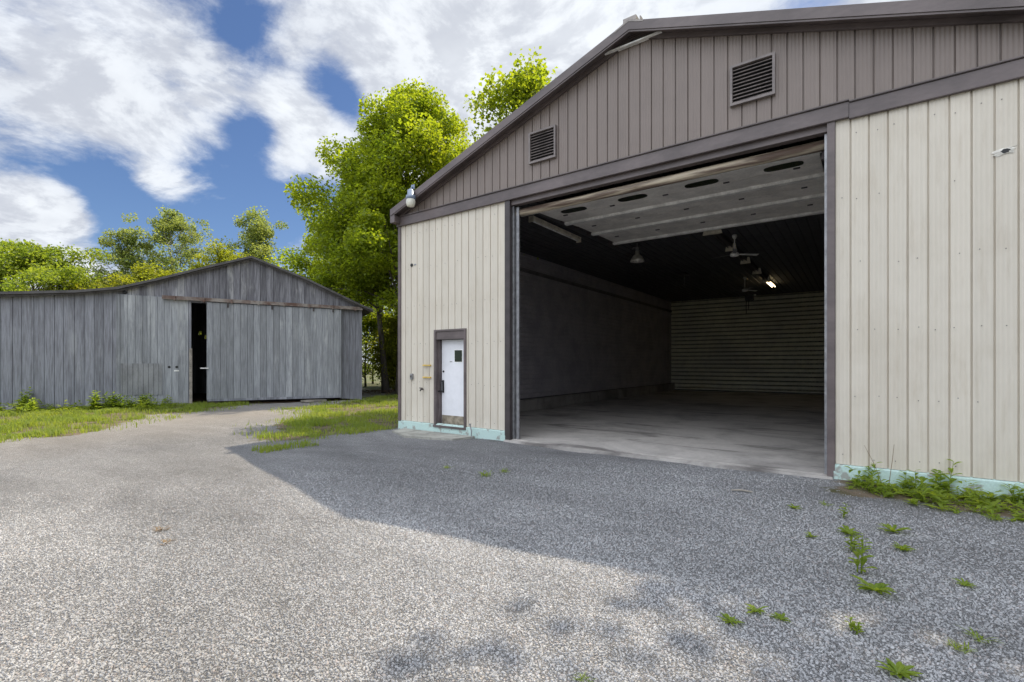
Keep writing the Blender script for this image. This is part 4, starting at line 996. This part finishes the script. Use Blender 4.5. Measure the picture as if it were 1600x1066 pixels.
W_ = [('leafy_weed', (9.08, -3.45), 'stalk', .24, 'tallest leafy weed standing in the gravel right of the doorway'),
      ('leafy_weed', (9.06, -3.0), 'stalk', .15, 'leafy weed directly behind the tallest gravel weed'),
      ('rosette_weed', (9.18, -3.76), 'rosette', .17, 'broad flat rosette weed in front of the tallest gravel weed'),
      ('rosette_weed', (9.01, -2.48), 'rosette', .13, 'small weed midway between the tallest gravel weed and the weed strip'),
      ('leafy_weed', (8.97, -1.93), 'stalk', .14, 'thin leafy weed nearest the doorway side of the weed strip'),
      ('rosette_weed', (9.35, -2.23), 'rosette', .15, 'rosette weed right of the line of gravel weeds'),
      ('rosette_weed', (9.39, -2.71), 'rosette', .10, 'flat small weed right of the tallest gravel weed'),
      ('rosette_weed', (8.73, -2.78), 'rosette', .075, 'tiny weed alone in the gravel left of the tallest weed'),
      ('grass_tuft', (8.79, -1.5), 'tuft', .11, 'low grass tuft between the door jamb and the weed strip'),
      ('rosette_weed', (8.44, -4.78), 'rosette', .085, 'small weed at the edge of the leafy shadow, leftmost of three'),
      ('rosette_weed', (8.55, -4.56), 'rosette', .09, 'small weed at the edge of the leafy shadow, middle of three'),
      ('rosette_weed', (8.69, -4.56), 'rosette', .07, 'small weed at the edge of the leafy shadow, rightmost of three'),
      ('leafy_weed', (9.06, -4.45), 'stalk', .075, 'low weed below the broad rosette in the shaded gravel'),
      ('rosette_weed', (9.7, -3.31), 'rosette', .085, 'small rosette in the shaded gravel at the far right'),
      ('grass_tuft', (9.67, -4.13), 'tuft', .11, 'grass tuft in the lower right shaded gravel'),
      ('grass_tuft', (9.55, -4.33), 'tuft', .085, 'smaller grass tuft left of the lower right one'),
      ('rosette_weed', (9.25, -4.79), 'rosette', .12, 'bright rosette weed at the bottom right in a sun patch'),
      ('grass_tuft', (4.8, -2.66), 'tuft', .17, 'round grass tuft in the shaded gravel left of the doorway'),
      ('grass_tuft', (4.01, -2.61), 'tuft', .10, 'tiny grass tuft in the shade nearest the concrete step'),
      ('grass_tuft', (4.85, -2.27), 'tuft', .11, 'small grass tuft behind the round one in the shade'),
      ('rosette_weed', (8.51, -1.85), 'rosette', .085, 'tiny weed in front of the right door jamb'),
      ('grass_tuft', (7.94, -5.79), 'tuft', .075, 'tiny weed in the leafy shadow at the bottom centre'),
      ('grass_tuft', (10.22, -1.16), 'tuft', .14, 'grass tuft before the right end of the weed strip')]
for i, (nm, (a, b_), kd, sz, lb) in enumerate(W_):
    plant(nm, (a, b_, float(gz(np.array(a), np.array(b_)))), lb, kd, sz, 100 + i)
for i, (a, b_, s, lb) in enumerate(((3.66, -6.2, .10, 'dry brown grass wisp on the sunlit gravel, the farther one'), (4.12, -6.3, .11, 'dry brown grass wisp on the sunlit gravel, the nearer one'))):
    o = plant('dry_grass', (a, b_, .0), lb, 'tuft', s, 140 + i, 'dry grass')
    for ch_ in o.children: ch_.data.materials[0] = M['dry']
stc = MB().tube([(-.12, 0, .015), (0, .01, .022), (.12, -.005, .012)], [.008, .012, .009], 7); o = tag(stc.build('stick', M['oldwood']), 'pale stick lying on the gravel before the doorway', 'stick'); o.location = (7.91, -1.47, .01); o.rotation_euler = (0, 0, .3)

# weeds that grow as one strip along the right-hand foundation
def weedbed(name, pts_fn, n, smin, smax, label, seed, mat='weed'):
    rr = random.Random(seed); sp = []
    for _ in range(n):
        x_, y_ = pts_fn(rr); s = rr.uniform(smin, smax); hh = rr.random() ** 1.5 * s * 1.3
        for k in range(rr.randint(6, 11)):
            sp.append(((x_ + rr.gauss(0, s * .12), y_ + rr.gauss(0, s * .12), hh * rr.random()), rr.uniform(0, 6.28), rr.uniform(.15, 1.0), s * rr.uniform(.35, .8), s * rr.uniform(.12, .30)))
    V, F = plant_leaves(sp); m = MB(); m.add(V, F)
    return tag(m.build(name, M[mat]), label, 'weeds', kind='stuff')
def strip(rr):
    x_ = 9.0 + 3.2 * rr.random() ** .9
    return x_, -.08 - (.35 + .75 * min(1, (x_ - 8.9) * .9)) * rr.random() ** 1.5
weedbed('weed_strip', strip, 420, .07, .20, 'green weeds growing in a strip along the mint foundation right of the doorway', 81)
for i, (a, b_, s, lb) in enumerate(((9.22, -.22, .30, 'bushy weed at the left end of the strip below the cream siding'), (9.98, -.2, .40, 'tallest narrow-leaved weed in the strip by the mint foundation'), (9.62, -.16, .26, 'upright weed left of the tallest one in the foundation strip'),
                               (10.55, -.2, .24, 'leafy weed toward the right of the foundation strip'))):
    plant('tall_weed', (a, b_, 0), lb, 'stalk', s, 160 + i)
stw = MB(); stw.tube([(9.35, -.12, 0), (9.25, -.1, .3), (9.15, -.08, .52)], [.004, .003, .002], 4); stw.tube([(9.40, -.12, 0), (9.44, -.1, .35), (9.46, -.08, .56)], [.004, .003, .002], 4)
tag(stw.build('dead_stems', M['dry']), 'thin dead weed stems leaning against the mint foundation', 'dead stems')
def alongshed(rr):
    lx = -6.5 - 8 * rr.random(); ly = -.2 - abs(rr.gauss(0, .8)); return shw(lx, ly)
weedbed('shed_weeds', alongshed, 420, .14, .34, 'low weeds growing along the foot of the left shed wall', 82, 'leaf_bush')
for i, (lx, ly, s, lb) in enumerate(((-8.6, -1.05, .62, 'largest green weed clump by the shed, left of the dark gap'), (-8.1, -1.0, .6, 'dense weed clump just right of the largest one at the shed'), (-7.35, -.85, .5, 'grassy weed clump nearest the dark door gap'), (-7.7, -.9, .42, 'low weed clump between two larger ones at the shed wall'),
                                 (-10.6, -.25, .7, 'dark upright weed against the shed boards far left'), (-10.1, -1.2, .45, 'weed clump in the grass left of the large clumps'), (-11.2, -1.4, .5, 'weed clump at the left edge of the photo by the shed'))):
    a, b_ = shw(lx, ly); plant('weed_clump', (a, b_, 0), lb, 'bush', s, 180 + i)
def rock(loc, s, seed, label):
    rr = random.Random(seed); bm = bmesh.new(); bmesh.ops.create_icosphere(bm, subdivisions=2, radius=1)
    for v_ in bm.verts:
        k = 1 + rr.uniform(-.14, .14); v_.co = Vector((v_.co.x * s[0], v_.co.y * s[1], v_.co.z * s[2])) * k
    me = bpy.data.meshes.new('rock'); bm.to_mesh(me); bm.free(); me.materials.append(M['rock'])
    o = bpy.data.objects.new('rock', me); COL.objects.link(o); o.location = loc; tag(o, label, 'rock')
for i, (lx, ly, s, lb) in enumerate(((-10.9, -.35, (.30, .2, .14), 'flat pale rock at the foot of the shed wall, far left'), (-9.0, -.25, (.13, .12, .13), 'small round rock under the shed boards beside the weed clump'), (-11.6, -.3, (.35, .22, .2), 'large grey rock at the left edge by the shed wall'))):
    a, b_ = shw(lx, ly); rock((a, b_, s[2] * .5), s, i, lb)
